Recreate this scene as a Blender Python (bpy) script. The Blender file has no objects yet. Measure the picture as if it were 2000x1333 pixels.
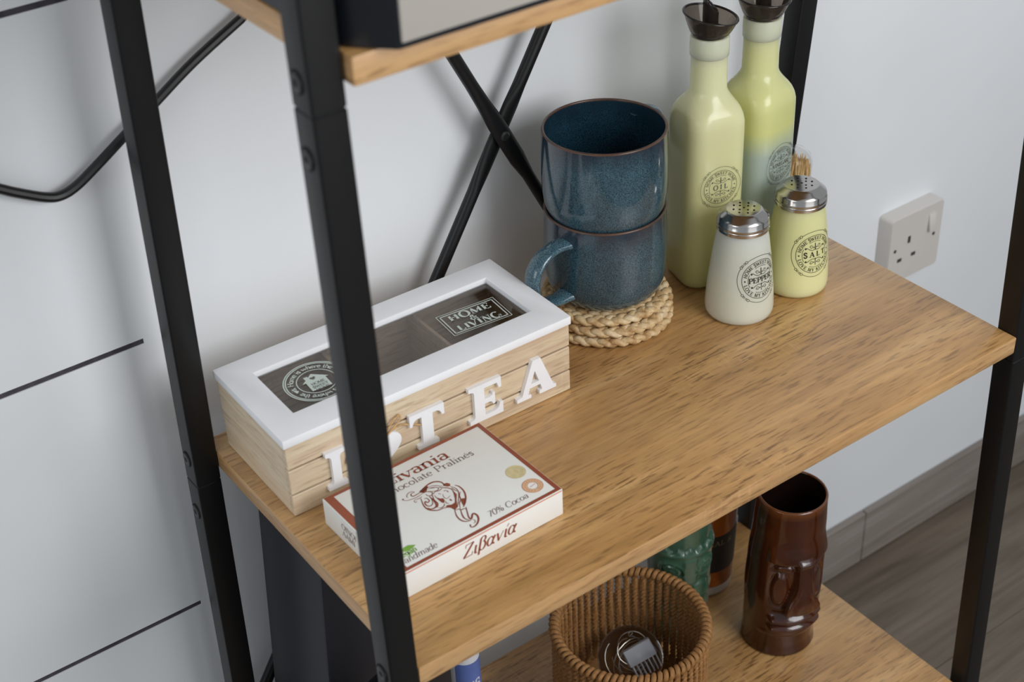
import bpy, bmesh, math, random
from mathutils import Vector, Matrix

SC = bpy.context.scene
COL = SC.collection
PI = math.pi
random.seed(7)

# ------------------------------------------------------------------ camera, light, exposure
cam_d = bpy.data.cameras.new('camera')
cam = bpy.data.objects.new('camera', cam_d)
COL.objects.link(cam)
RIGHT = Vector((0.80757781, -0.58829203, -0.04160005))
DOWN = Vector((-0.36155, -0.43812056, -0.82300181))
FWD = Vector((0.46593956, 0.6796785, -0.56651343))
CAMP = Vector((-0.32711463, -0.60372341, 0.72511733))
m = Matrix.Identity(4)
for i in range(3):
    m[i][0] = RIGHT[i]; m[i][1] = -DOWN[i]; m[i][2] = -FWD[i]; m[i][3] = CAMP[i]
cam.matrix_world = m
cam_d.sensor_width = 36.0
cam_d.lens = 2917.6 / 2000 * 36
cam_d.clip_start = 0.01
cam_d.dof.use_dof = True
cam_d.dof.focus_distance = 1.25
cam_d.dof.aperture_fstop = 8.5
SC.camera = cam

W = bpy.data.worlds.new('room_light'); SC.world = W
W.use_nodes = True
W.node_tree.nodes['Background'].inputs[0].default_value = (0.90, 0.95, 1.0, 1)
W.node_tree.nodes['Background'].inputs[1].default_value = 0.40

def area(name, loc, target, sx, sy, power, col):
    l = bpy.data.lights.new(name, 'AREA'); l.shape = 'RECTANGLE'; l.size = sx; l.size_y = sy
    l.energy = power; l.color = col
    o = bpy.data.objects.new(name, l); COL.objects.link(o); o.location = loc
    d = Vector(target) - Vector(loc)
    o.rotation_euler = d.to_track_quat('-Z', 'Y').to_euler()
    return o
area('front_fill_light', (0.3, -1.6, 0.45), (0.25, 0.2, 0.05), 1.2, 1.2, 3.8, (0.98, 0.99, 1.0))  # added frontal fill without a known source, power fitted to surface brightness
area('near_fill_light', (0.55, -0.95, 0.75), (0.25, 0.2, 0.05), 0.7, 0.7, 10.2, (0.985, 0.99, 1.0))  # added lamp close in front, placed and powered to match surface tones
area('window_light_left', (-2.0, -0.35, 0.8), (0.25, 0.2, 0.05), 0.9, 1.2, 8.6, (0.91, 0.96, 1.0))

SC.view_settings.view_transform = 'Standard'
SC.view_settings.look = 'None'
SC.view_settings.gamma = 1.0
SC.view_settings.use_curve_mapping = False
SC.view_settings.exposure = 0.10

# ------------------------------------------------------------------ materials
def lin(c):
    c = c / 255.0
    return c / 12.92 if c <= 0.04045 else ((c + 0.055) / 1.055) ** 2.4
def rgb(r, g, b): return (lin(r), lin(g), lin(b), 1.0)

class NT:
    def __init__(s, name):
        s.m = bpy.data.materials.new(name); s.m.use_nodes = True
        s.t = s.m.node_tree; s.b = s.t.nodes['Principled BSDF']
    def n(s, typ, **kw):
        nd = s.t.nodes.new(typ)
        for k, v in kw.items():
            if k in ('ins',):
                for a, b in v.items():
                    if hasattr(b, 'outputs') or isinstance(b, bpy.types.NodeSocket): s.l(b, nd.inputs[a])
                    else: nd.inputs[a].default_value = b
            else: setattr(nd, k, v)
        return nd
    def l(s, a, b):
        if hasattr(a, 'outputs'): a = a.outputs[0]
        s.t.links.new(a, b)
    def coord(s, scale=(1, 1, 1), rot=(0, 0, 0), kind='Object'):
        tc = s.n('ShaderNodeTexCoord'); mp = s.n('ShaderNodeMapping')
        s.l(tc.outputs[kind], mp.inputs[0]); mp.inputs['Scale'].default_value = scale; mp.inputs['Rotation'].default_value = rot
        return mp.outputs[0]
    def noise(s, vec, scale=1.0, detail=3.0, rough=0.5, dist=0.0):
        n = s.n('ShaderNodeTexNoise'); s.l(vec, n.inputs['Vector'])
        n.inputs['Scale'].default_value = scale; n.inputs['Detail'].default_value = detail
        n.inputs['Roughness'].default_value = rough; n.inputs['Distortion'].default_value = dist
        return n.outputs[0]
    def ramp(s, fac, stops, interp='LINEAR'):
        r = s.n('ShaderNodeValToRGB'); s.l(fac, r.inputs[0]); cr = r.color_ramp; cr.interpolation = interp
        while len(cr.elements) < len(stops): cr.elements.new(0.5)
        for e, (p, c) in zip(cr.elements, stops):
            e.position = p; e.color = c if len(c) == 4 else (*c, 1)
        return r.outputs[0]
    def mix(s, fac, a, b, mode='MIX'):
        x = s.n('ShaderNodeMix', data_type='RGBA', blend_type=mode)
        for v, i in ((fac, 0), (a, 6), (b, 7)):
            if isinstance(v, bpy.types.NodeSocket): s.t.links.new(v, x.inputs[i])
            else: x.inputs[i].default_value = v
        return x.outputs[2]
    def sepz(s, vec=None, ax=2):
        if vec is None: vec = s.n('ShaderNodeTexCoord').outputs['Object']
        sp = s.n('ShaderNodeSeparateXYZ'); s.l(vec, sp.inputs[0]); return sp.outputs[ax]
    def maprange(s, v, a, b, c=0.0, d=1.0):
        r = s.n('ShaderNodeMapRange'); s.l(v, r.inputs[0])
        for i, x in enumerate((a, b, c, d)): r.inputs[1 + i].default_value = x
        return r.outputs[0]
    def bump(s, h, strength=0.2, dist=0.001):
        b = s.n('ShaderNodeBump'); s.l(h, b.inputs['Height'])
        b.inputs['Strength'].default_value = strength; b.inputs['Distance'].default_value = dist
        s.l(b.outputs[0], s.b.inputs['Normal'])
    def set(s, **kw):
        al = dict(col='Base Color', rough='Roughness', metal='Metallic', spec='Specular IOR Level', trans='Transmission Weight',
                  ior='IOR', coat='Coat Weight', coatr='Coat Roughness', sss='Subsurface Weight', sssr='Subsurface Radius', ssss='Subsurface Scale', alpha='Alpha', sheen='Sheen Weight')
        for k, v in kw.items():
            i = s.b.inputs[al[k]]
            if isinstance(v, bpy.types.NodeSocket): s.t.links.new(v, i)
            else: i.default_value = v
        return s

def plain(name, col, rough=0.5, var=0.06, scale=60, **kw):
    t = NT(name)
    n = t.noise(t.coord(), scale, 3)
    d = tuple(max(0, c * (1 - var)) for c in col[:3]) + (1,); e = tuple(min(1, c * (1 + var)) for c in col[:3]) + (1,)
    t.set(col=t.ramp(n, [(0.3, d), (0.7, e)]), rough=rough, **kw)
    return t.m

def wood_material(name, c0, c1, c2, fleck, rough=0.42, axis='x'):
    t = NT(name)
    def sc(a, b, c):
        return (a, b, c) if axis == 'x' else ((b, a, c) if axis == 'y' else (c, b, a))
    g = t.noise(t.coord(sc(2.2, 16, 16)), 1.0, 4, 0.6, 0.7)
    base = t.ramp(g, [(0.28, c0), (0.5, c1), (0.74, c2)])
    g2 = t.noise(t.coord(sc(7, 150, 150)), 1.0, 3, 0.6)
    base = t.mix(0.48, base, t.ramp(g2, [(0.3, (0.35, 0.35, 0.35)), (0.7, (0.75, 0.75, 0.75))]), 'OVERLAY')
    rz = 0.30 if axis == 'x' else -0.30
    f = t.noise(t.coord(sc(44, 420, 420), (0, 0, rz)), 1.0, 2, 0.5)
    big = t.noise(t.coord(sc(5, 12, 12)), 1.0, 2)
    fm = t.ramp(f, [(0.53, (0, 0, 0)), (0.645, (1, 1, 1))])
    bm_ = t.ramp(big, [(0.30, (0.12, 0.12, 0.12)), (0.62, (1, 1, 1))])
    mm = t.n('ShaderNodeMath', operation='MULTIPLY'); t.l(fm, mm.inputs[0]); t.l(bm_, mm.inputs[1])
    m2 = t.n('ShaderNodeMath', operation='MULTIPLY'); t.l(mm, m2.inputs[0]); m2.inputs[1].default_value = 0.72
    base = t.mix(m2.outputs[0], base, fleck)
    # pale rough-sawn cross marks
    s = t.noise(t.coord(sc(300, 60, 60), (0, 0, 0.12)), 1.0, 2, 0.5)
    sb = t.noise(t.coord(sc(4, 9, 9)), 1.3, 2)
    sm = t.n('ShaderNodeMath', operation='MULTIPLY'); t.l(t.ramp(s, [(0.55, (0, 0, 0)), (0.75, (1, 1, 1))]), sm.inputs[0])
    t.l(t.ramp(sb, [(0.5, (0, 0, 0)), (0.70, (0.26, 0.26, 0.26))]), sm.inputs[1])
    base = t.mix(sm.outputs[0], base, tuple(min(1, x * 1.55) for x in c2[:3]) + (1,))
    t.set(col=base, rough=rough, spec=0.5, coat=0.55, coatr=0.32)
    t.bump(f, 0.12, 0.0006)
    return t.m

M = {}
M['oak'] = wood_material('oak_laminate', rgb(158, 116, 66), rgb(187, 144, 91), rgb(208, 169, 118), rgb(94, 60, 28), 0.36)
M['oak_edge'] = wood_material('oak_edge_band', rgb(172, 130, 84), rgb(190, 148, 100), rgb(204, 164, 116), rgb(134, 94, 56), 0.45)
M['oak_edge_y'] = wood_material('oak_edge_band_end', rgb(172, 130, 84), rgb(190, 148, 100), rgb(204, 164, 116), rgb(134, 94, 56), 0.45, 'y')
M['paulownia'] = wood_material('pale_box_wood', rgb(196, 172, 142), rgb(210, 187, 158), rgb(220, 200, 173), rgb(172, 146, 114), 0.6)
M['paulownia_y'] = wood_material('pale_box_wood_end', rgb(205, 182, 150), rgb(218, 196, 166), rgb(226, 206, 178), rgb(188, 162, 128), 0.6, 'y')
M['black_metal'] = plain('black_powder_coat', (0.006, 0.006, 0.0065, 1), 0.38, 0.1, 400, spec=0.35)
M['black_bolt'] = plain('black_bolt_head', (0.014, 0.014, 0.014, 1), 0.35, 0.1, 200)
M['black_hole'] = plain('dark_recess', (0.004, 0.004, 0.004, 1), 0.9)
M['cable'] = plain('black_cable_rubber', (0.006, 0.006, 0.0065, 1), 0.4, 0.1, 200)
M['white_lid'] = plain('white_painted_wood', rgb(240, 241, 243), 0.55, 0.02, 40)
M['white_letter'] = plain('white_painted_letter', rgb(238, 238, 240), 0.55, 0.02, 40)
M['gap'] = plain('box_joint_dark_wood', rgb(96, 64, 48), 0.8)  # dark brown for the board behind the plank gaps
M['twine'] = plain('natural_twine', rgb(196, 160, 112), 0.85, 0.2, 500)
M['print_pale'] = plain('pale_screen_print', rgb(205, 216, 208), 0.6, 0.02)
M['white_plastic'] = plain('white_socket_plastic', rgb(212, 207, 201), 0.35, 0.015, 20)
M['socket_hole'] = plain('socket_slot_dark', rgb(60, 58, 54), 0.8)
M['grout'] = plain('dark_grout', rgb(70, 66, 72), 0.9, 0.35, 120)
M['pale_grout'] = plain('pale_grout_line', rgb(150, 146, 140), 0.9, 0.1, 120)
M['card_white'] = plain('white_carton', rgb(236, 235, 229), 0.5, 0.012, 30)
M['copper_print'] = plain('copper_brown_print', rgb(150, 76, 50), 0.4, 0.12, 20)
M['orange_print'] = plain('orange_edge_print', rgb(214, 130, 92), 0.5, 0.05)
M['brown_print'] = plain('brown_emblem_print', rgb(140, 70, 46), 0.5, 0.08, 40)
M['grey_print'] = plain('grey_brown_print', rgb(124, 98, 92), 0.6, 0.05)
M['green_print'] = plain('leaf_green_print', rgb(128, 176, 66), 0.6, 0.05)
M['gold_print'] = plain('pale_gold_seal', rgb(208, 196, 150), 0.5, 0.1, 300)
M['seal_orange'] = plain('pale_orange_seal', rgb(226, 190, 150), 0.5, 0.06, 300)
M['black_print'] = plain('black_label_print', rgb(44, 42, 36), 0.5, 0.05)
M['grey_label'] = plain('grey_label_print', rgb(96, 98, 84), 0.5, 0.05)
M['steel'] = plain('polished_steel', (0.5, 0.48, 0.46, 1), 0.18, 0.02, 30, metal=1.0)
M['silver_face'] = plain('brushed_grey_front', rgb(186, 180, 172), 0.38, 0.02, 10, metal=0.2)
M['dark_body'] = plain('dark_navy_plastic', rgb(24, 29, 36), 0.35, 0.05)
M['black_box'] = plain('black_board', rgb(34, 34, 40), 0.5, 0.05)
M['rim_brown'] = plain('brown_glaze_rim', rgb(84, 63, 52), 0.25, 0.3, 60)
M['rope'] = plain('paper_rope', rgb(152, 108, 60), 0.7, 0.25, 300)
M['toothpick'] = plain('toothpick_wood', rgb(246, 212, 152), 0.7, 0.12, 90)
M['white_pack'] = plain('frosted_white_pack', rgb(205, 210, 220), 0.5, 0.04)
M['wire'] = plain('thin_silver_wire', (0.6, 0.58, 0.52, 1), 0.3, 0.05, metal=1.0)
M['tube_white'] = plain('white_tube', rgb(205, 205, 210), 0.4, 0.02)
M['tube_blue'] = plain('blue_label', rgb(88, 108, 170), 0.45, 0.12, 30)
M['dark_glass'] = plain('smoky_black_glass', rgb(16, 17, 18), 0.12, 0.05)
M['black_label'] = plain('black_bottle_label', rgb(26, 18, 16), 0.6, 0.05)
M['gold_text'] = plain('dull_gold_lettering', rgb(120, 104, 78), 0.6, 0.1)

t = NT('seagrass'); v = t.noise(t.coord((90, 90, 90)), 1.0, 3); v2 = t.noise(t.coord((500, 500, 500)), 1.0, 2)
c = t.ramp(v, [(0.3, rgb(164, 126, 80)), (0.5, rgb(202, 172, 126)), (0.7, rgb(222, 202, 168))])
c = t.mix(0.25, c, t.ramp(v2, [(0.35, (0.25, 0.25, 0.25)), (0.65, (0.8, 0.8, 0.8))]), 'OVERLAY')
t.set(col=c, rough=0.62); M['seagrass'] = t.m

t = NT('white_wall_paint'); n = t.noise(t.coord((2, 2, 2)), 1.5, 4); f = t.noise(t.coord((160, 160, 160)), 1.0, 3)
t.set(col=t.ramp(n, [(0.3, rgb(228, 231, 234)), (0.7, rgb(236, 239, 242))]), rough=0.6, spec=0.3); t.bump(f, 0.06, 0.001); M['wall'] = t.m
t = NT('pale_wall_tile'); n = t.noise(t.coord((4, 4, 4)), 1.2, 4); f = t.noise(t.coord((60, 60, 60)), 1.0, 3)
t.set(col=t.ramp(n, [(0.3, rgb(217, 217, 218)), (0.7, rgb(225, 225, 225))]), rough=0.5, spec=0.4); t.bump(f, 0.04, 0.001); M['tile'] = t.m
def stone_wood(name, a, b, c_, rough):
    t = NT(name)
    g = t.noise(t.coord((2.5, 22, 22)), 1.0, 5, 0.62, 1.4); g2 = t.noise(t.coord((6, 140, 140)), 1.0, 3)
    c = t.ramp(g, [(0.3, a), (0.5, b), (0.72, c_)])
    c = t.mix(0.3, c, t.ramp(g2, [(0.3, (0.3, 0.3, 0.3)), (0.7, (0.72, 0.72, 0.72))]), 'OVERLAY')
    t.set(col=c, rough=rough, spec=0.4); t.bump(g2, 0.05, 0.001); return t.m
M['floor'] = stone_wood('wood_look_floor_tile', rgb(88, 78, 67), rgb(108, 97, 84), rgb(122, 111, 97), 0.42)
M['skirting'] = stone_wood('wood_look_skirting_tile', rgb(124, 114, 106), rgb(140, 131, 124), rgb(152, 144, 137), 0.45)

def glaze(name, dark, light, rimc, h, speck=1250, rough=0.12, lo=0.36, hi=0.66):
    t = NT(name); co = t.coord()
    s = t.noise(co, speck, 3, 0.6); b = t.noise(co, 40, 2)
    c = t.ramp(s, [(lo, dark), (hi, light)])
    c = t.mix(0.35, c, t.ramp(b, [(0.3, (0.3, 0.3, 0.3)), (0.7, (0.7, 0.7, 0.7))]), 'OVERLAY')
    z = t.sepz(); w = t.noise(t.coord((60, 60, 8)), 1.0, 2)
    zz = t.n('ShaderNodeMath', operation='ADD'); t.l(z, zz.inputs[0])
    k = t.maprange(w, 0.3, 0.7, -0.006, 0.006); t.l(k, zz.inputs[1])
    f = t.maprange(zz.outputs[0], h - 0.020, h - 0.002, 0, 0.85)
    c = t.mix(f, c, rimc)
    t.set(col=c, rough=rough, coat=0.5, coatr=0.05); t.bump(s, 0.03, 0.0005)
    return t.m
M['glaze'] = glaze('reactive_blue_glaze', rgb(15, 34, 46), rgb(70, 101, 113), rgb(36, 42, 54), 0.0814)
M['glaze_handle'] = glaze('reactive_blue_glaze_handle', rgb(20, 42, 56), rgb(88, 122, 134), rgb(70, 100, 118), 1.0)
M['glaze_in'] = glaze('reactive_blue_glaze_inside', rgb(12, 32, 44), rgb(40, 72, 88), rgb(24, 40, 52), 0.0814)

def milky(name, stops, rough=0.22, sss=0.6):
    t = NT(name); z = t.sepz()
    f = t.maprange(z, 0.0, 0.26)
    c = t.ramp(f, stops)
    n = t.noise(t.coord((14, 14, 6)), 1.0, 2)
    c = t.mix(0.25, c, t.ramp(n, [(0.3, (0.42, 0.42, 0.42)), (0.7, (0.6, 0.6, 0.6))]), 'OVERLAY')
    t.set(col=c, rough=rough, coat=0.12, coatr=0.15, spec=0.35, sss=sss, ssss=0.03, sssr=(1.0, 0.95, 0.65)); return t.m
OL = rgb(208, 206, 150); OLt = rgb(216, 216, 176)
M['oil_glass'] = milky('milky_yellow_glass', [(0.0, rgb(196, 194, 130)), (0.3, OL), (0.75, OLt), (1.0, OLt)])
VG = rgb(168, 180, 170)
M['vinegar_glass'] = milky('milky_yellow_grey_glass', [(0.0, VG), (0.43, VG), (0.52, rgb(206, 208, 140)), (1.0, OLt)])
M['collar_glass'] = milky('pale_collar_glass', [(0.0, rgb(206, 210, 184)), (1.0, rgb(206, 210, 184))])
M['pepper_glass'] = milky('milky_grey_glass', [(0.0, rgb(206, 206, 186)), (0.3, rgb(200, 202, 192)), (1.0, rgb(200, 202, 192))])
M['salt_glass'] = milky('milky_pale_yellow_glass', [(0.0, rgb(222, 220, 164)), (0.3, rgb(212, 211, 156)), (1.0, rgb(214, 214, 160))])

def glassy(name, col, rough=0.02, ior=1.45, trans=1.0):
    t = NT(name); n = t.noise(t.coord((20, 20, 20)), 1.0, 1)
    d = tuple(c * 0.94 for c in col[:3]) + (1,)
    t.set(col=t.ramp(n, [(0.3, d), (0.7, col)]), rough=rough, ior=ior, trans=trans); return t.m
M['smoke_plastic'] = glassy('smoked_plastic', (0.30, 0.25, 0.21, 1), 0.06, 1.25, 0.92)
M['smoke_dark'] = plain('smoked_plastic_thick', rgb(38, 32, 28), 0.15, 0.05)
M['clear'] = glassy('clear_plastic', (0.97, 0.97, 0.97, 1), 0.02, 1.12)
M['clear_dome'] = glassy('clear_dispenser_plastic', (0.96, 0.95, 0.94, 1), 0.04, 1.2)
M['pane'] = glassy('lid_glass', (0.86, 0.84, 0.82, 1), 0.02, 1.4)
M['rum'] = glassy('amber_spirit', (0.30, 0.075, 0.012, 1), 0.03, 1.3, 0.85)
M['clear_base'] = plain('thick_clear_glass_base', rgb(170, 162, 150), 0.15, 0.05)

t = NT('brown_tiki_glaze'); n = t.noise(t.coord((40, 40, 22)), 1.0, 3)
c = t.ramp(n, [(0.3, rgb(50, 21, 9)), (0.6, rgb(70, 31, 11)), (0.8, rgb(88, 42, 15))])
z = t.sepz(); f = t.maprange(z, 0.176, 0.186, 0, 0.6); c = t.mix(f, c, rgb(128, 74, 34))
t.set(col=c, rough=0.13, coat=0.35, coatr=0.05); M['tiki_brown'] = t.m
t = NT('green_tiki_glaze'); n = t.noise(t.coord((30, 30, 30)), 1.0, 3)
t.set(col=t.ramp(n, [(0.3, rgb(42, 72, 55)), (0.7, rgb(68, 100, 80))]), rough=0.25, coat=0.5, coatr=0.1); M['tiki_green'] = t.m
M['tiki_in'] = plain('dark_brown_inside', rgb(26, 14, 10), 0.3)

# ------------------------------------------------------------------ mesh helpers
class MB:
    def __init__(s): s.v = []; s.f = []; s.mi = []
    def add(s, vs, fs, mi=0):
        o = len(s.v); s.v += [tuple(p) for p in vs]
        for f in fs: s.f.append(tuple(i + o for i in f)); s.mi.append(mi)
    def box(s, a, b, mi=0):
        x0, y0, z0 = a; x1, y1, z1 = b
        s.add([(x0, y0, z0), (x1, y0, z0), (x1, y1, z0), (x0, y1, z0), (x0, y0, z1), (x1, y0, z1), (x1, y1, z1), (x0, y1, z1)],
              [(0, 3, 2, 1), (4, 5, 6, 7), (0, 1, 5, 4), (1, 2, 6, 5), (2, 3, 7, 6), (3, 0, 4, 7)], mi)
    def lathe(s, prof, n=48, c=(0, 0, 0), cap=True, mi=0, fn=None):
        """prof: (r, z) from bottom to top; fn(angle, z, r) -> r"""
        vs = []; fs = []
        for r, z in prof:
            for k in range(n):
                a = 2 * PI * k / n; rr = fn(a, z, r) if fn else r
                vs.append((c[0] + rr * math.cos(a), c[1] + rr * math.sin(a), c[2] + z))
        m_ = len(prof)
        for i in range(m_ - 1):
            for k in range(n):
                k2 = (k + 1) % n
                fs.append((i * n + k, i * n + k2, (i + 1) * n + k2, (i + 1) * n + k))
        if cap:
            fs.append(tuple(range(n - 1, -1, -1))); fs.append(tuple(range((m_ - 1) * n, m_ * n)))
        s.add(vs, fs, mi)
    def tube(s, pts, rad, n=8, cap=True, closed=False, up=None, mi=0):
        """sweep; rad: r, or per-point list of r or (side, up) radii"""
        P = [Vector(p) for p in pts]; N = len(P); vs = []; fs = []
        prev = None
        for i, p in enumerate(P):
            if closed: tg = P[(i + 1) % N] - P[i - 1]
            else: tg = P[min(i + 1, N - 1)] - P[max(i - 1, 0)]
            tg.normalize()
            if up is not None:
                u = up[i] if isinstance(up, list) else Vector(up)
                sd = tg.cross(u).normalized(); u = sd.cross(tg).normalized()
            else:
                if prev is None:
                    a = Vector((0, 0, 1)) if abs(tg.z) < 0.9 else Vector((1, 0, 0))
                    u = (a - tg * a.dot(tg)).normalized()
                else:
                    u = (prev - tg * prev.dot(tg)).normalized()
                sd = tg.cross(u).normalized()
            prev = u
            r = rad[i] if isinstance(rad, list) else rad
            ra, rb = r if isinstance(r, tuple) else (r, r)
            for k in range(n):
                a = 2 * PI * k / n
                vs.append(p + sd * (ra * math.cos(a)) + u * (rb * math.sin(a)))
        R_ = N if closed else N - 1
        for i in range(R_):
            j = (i + 1) % N
            for k in range(n):
                k2 = (k + 1) % n
                fs.append((i * n + k, i * n + k2, j * n + k2, j * n + k))
        if cap and not closed:
            fs.append(tuple(range(n - 1, -1, -1))); fs.append(tuple(range((N - 1) * n, N * n)))
        s.add(vs, fs, mi)
    def prism(s, poly, z0, z1, mi=0):
        n = len(poly)
        s.add([(x, y, z0) for x, y in poly] + [(x, y, z1) for x, y in poly],
              [tuple(range(n - 1, -1, -1)), tuple(range(n, 2 * n))] + [(k, (k + 1) % n, n + (k + 1) % n, n + k) for k in range(n)], mi)
    def map(s, fn): s.v = [tuple(fn(*p)) for p in s.v]; return s
    def obj(s, name, mats, parent=None, smooth=35, bevel=0, bseg=2, loc=None):
        me = bpy.data.meshes.new(name); me.from_pydata(s.v, [], s.f)
        if not isinstance(mats, (list, tuple)): mats = [mats]
        for mm in mats: me.materials.append(M[mm])
        for p, i in zip(me.polygons, s.mi): p.material_index = i
        bm = bmesh.new(); bm.from_mesh(me)
        bmesh.ops.recalc_face_normals(bm, faces=bm.faces)
        if bevel:
            ed = [e for e in bm.edges if len(e.link_faces) == 2 and e.calc_face_angle(0) > 0.6]
            bmesh.ops.bevel(bm, geom=ed, offset=bevel, segments=bseg, affect='EDGES', profile=0.5, clamp_overlap=True)
        bm.to_mesh(me); bm.free(); me.update()
        if smooth:
            me.shade_smooth(); me.set_sharp_from_angle(angle=math.radians(smooth))
        o = bpy.data.objects.new(name, me); COL.objects.link(o)
        if parent is not None: o.parent = parent
        if loc is not None: o.location = loc
        return o

def thing(name, label, cat, loc=(0, 0, 0), rz=0.0, group=None):
    o = bpy.data.objects.new(name, None); COL.objects.link(o); o.empty_display_size = 0.02
    o.location = loc; o.rotation_euler = (0, 0, rz); o['label'] = label; o['category'] = cat
    if group: o['group'] = group
    return o
def tag(o, label, cat, group=None):
    o['label'] = label; o['category'] = cat
    if group: o['group'] = group
    return o
def struct(o): o['kind'] = 'structure'; return o
def copy_tree(o, parent=None):
    c = o.copy(); COL.objects.link(c)
    if parent is not None: c.parent = parent
    for ch in list(o.children): copy_tree(ch, c)
    return c
def rect_round(w, d, r, n=6, cx=0, cy=0):
    pts = []
    for x, y, a0 in ((w / 2 - r, d / 2 - r, 0), (-w / 2 + r, d / 2 - r, 90), (-w / 2 + r, -d / 2 + r, 180), (w / 2 - r, -d / 2 + r, 270)):
        for k in range(n + 1):
            a = math.radians(a0 + 90 * k / n); pts.append((cx + x + r * math.cos(a), cy + y + r * math.sin(a)))
    return pts

# ------------------------------------------------------------------ lettering (drawn pen strokes)
def arc(cx, cy, rx, ry, a0, a1, n=14):
    return [(cx + rx * math.cos(math.radians(a0 + (a1 - a0) * k / n)), cy + ry * math.sin(math.radians(a0 + (a1 - a0) * k / n))) for k in range(n + 1)]
def L(*p): return list(p)
def smooth_line(pts, n=5):
    if len(pts) < 3: return pts
    out = []; P = [pts[0]] + list(pts) + [pts[-1]]
    for i in range(1, len(P) - 2):
        p0, p1, p2, p3 = P[i - 1], P[i], P[i + 1], P[i + 2]
        for k in range(n):
            t_ = k / n
            out.append(tuple(0.5 * ((2 * p1[j]) + (-p0[j] + p2[j]) * t_ + (2 * p0[j] - 5 * p1[j] + 4 * p2[j] - p3[j]) * t_ ** 2 + (-p0[j] + 3 * p1[j] - 3 * p2[j] + p3[j]) * t_ ** 3) for j in (0, 1)))
    out.append(tuple(pts[-1])); return out
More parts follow.
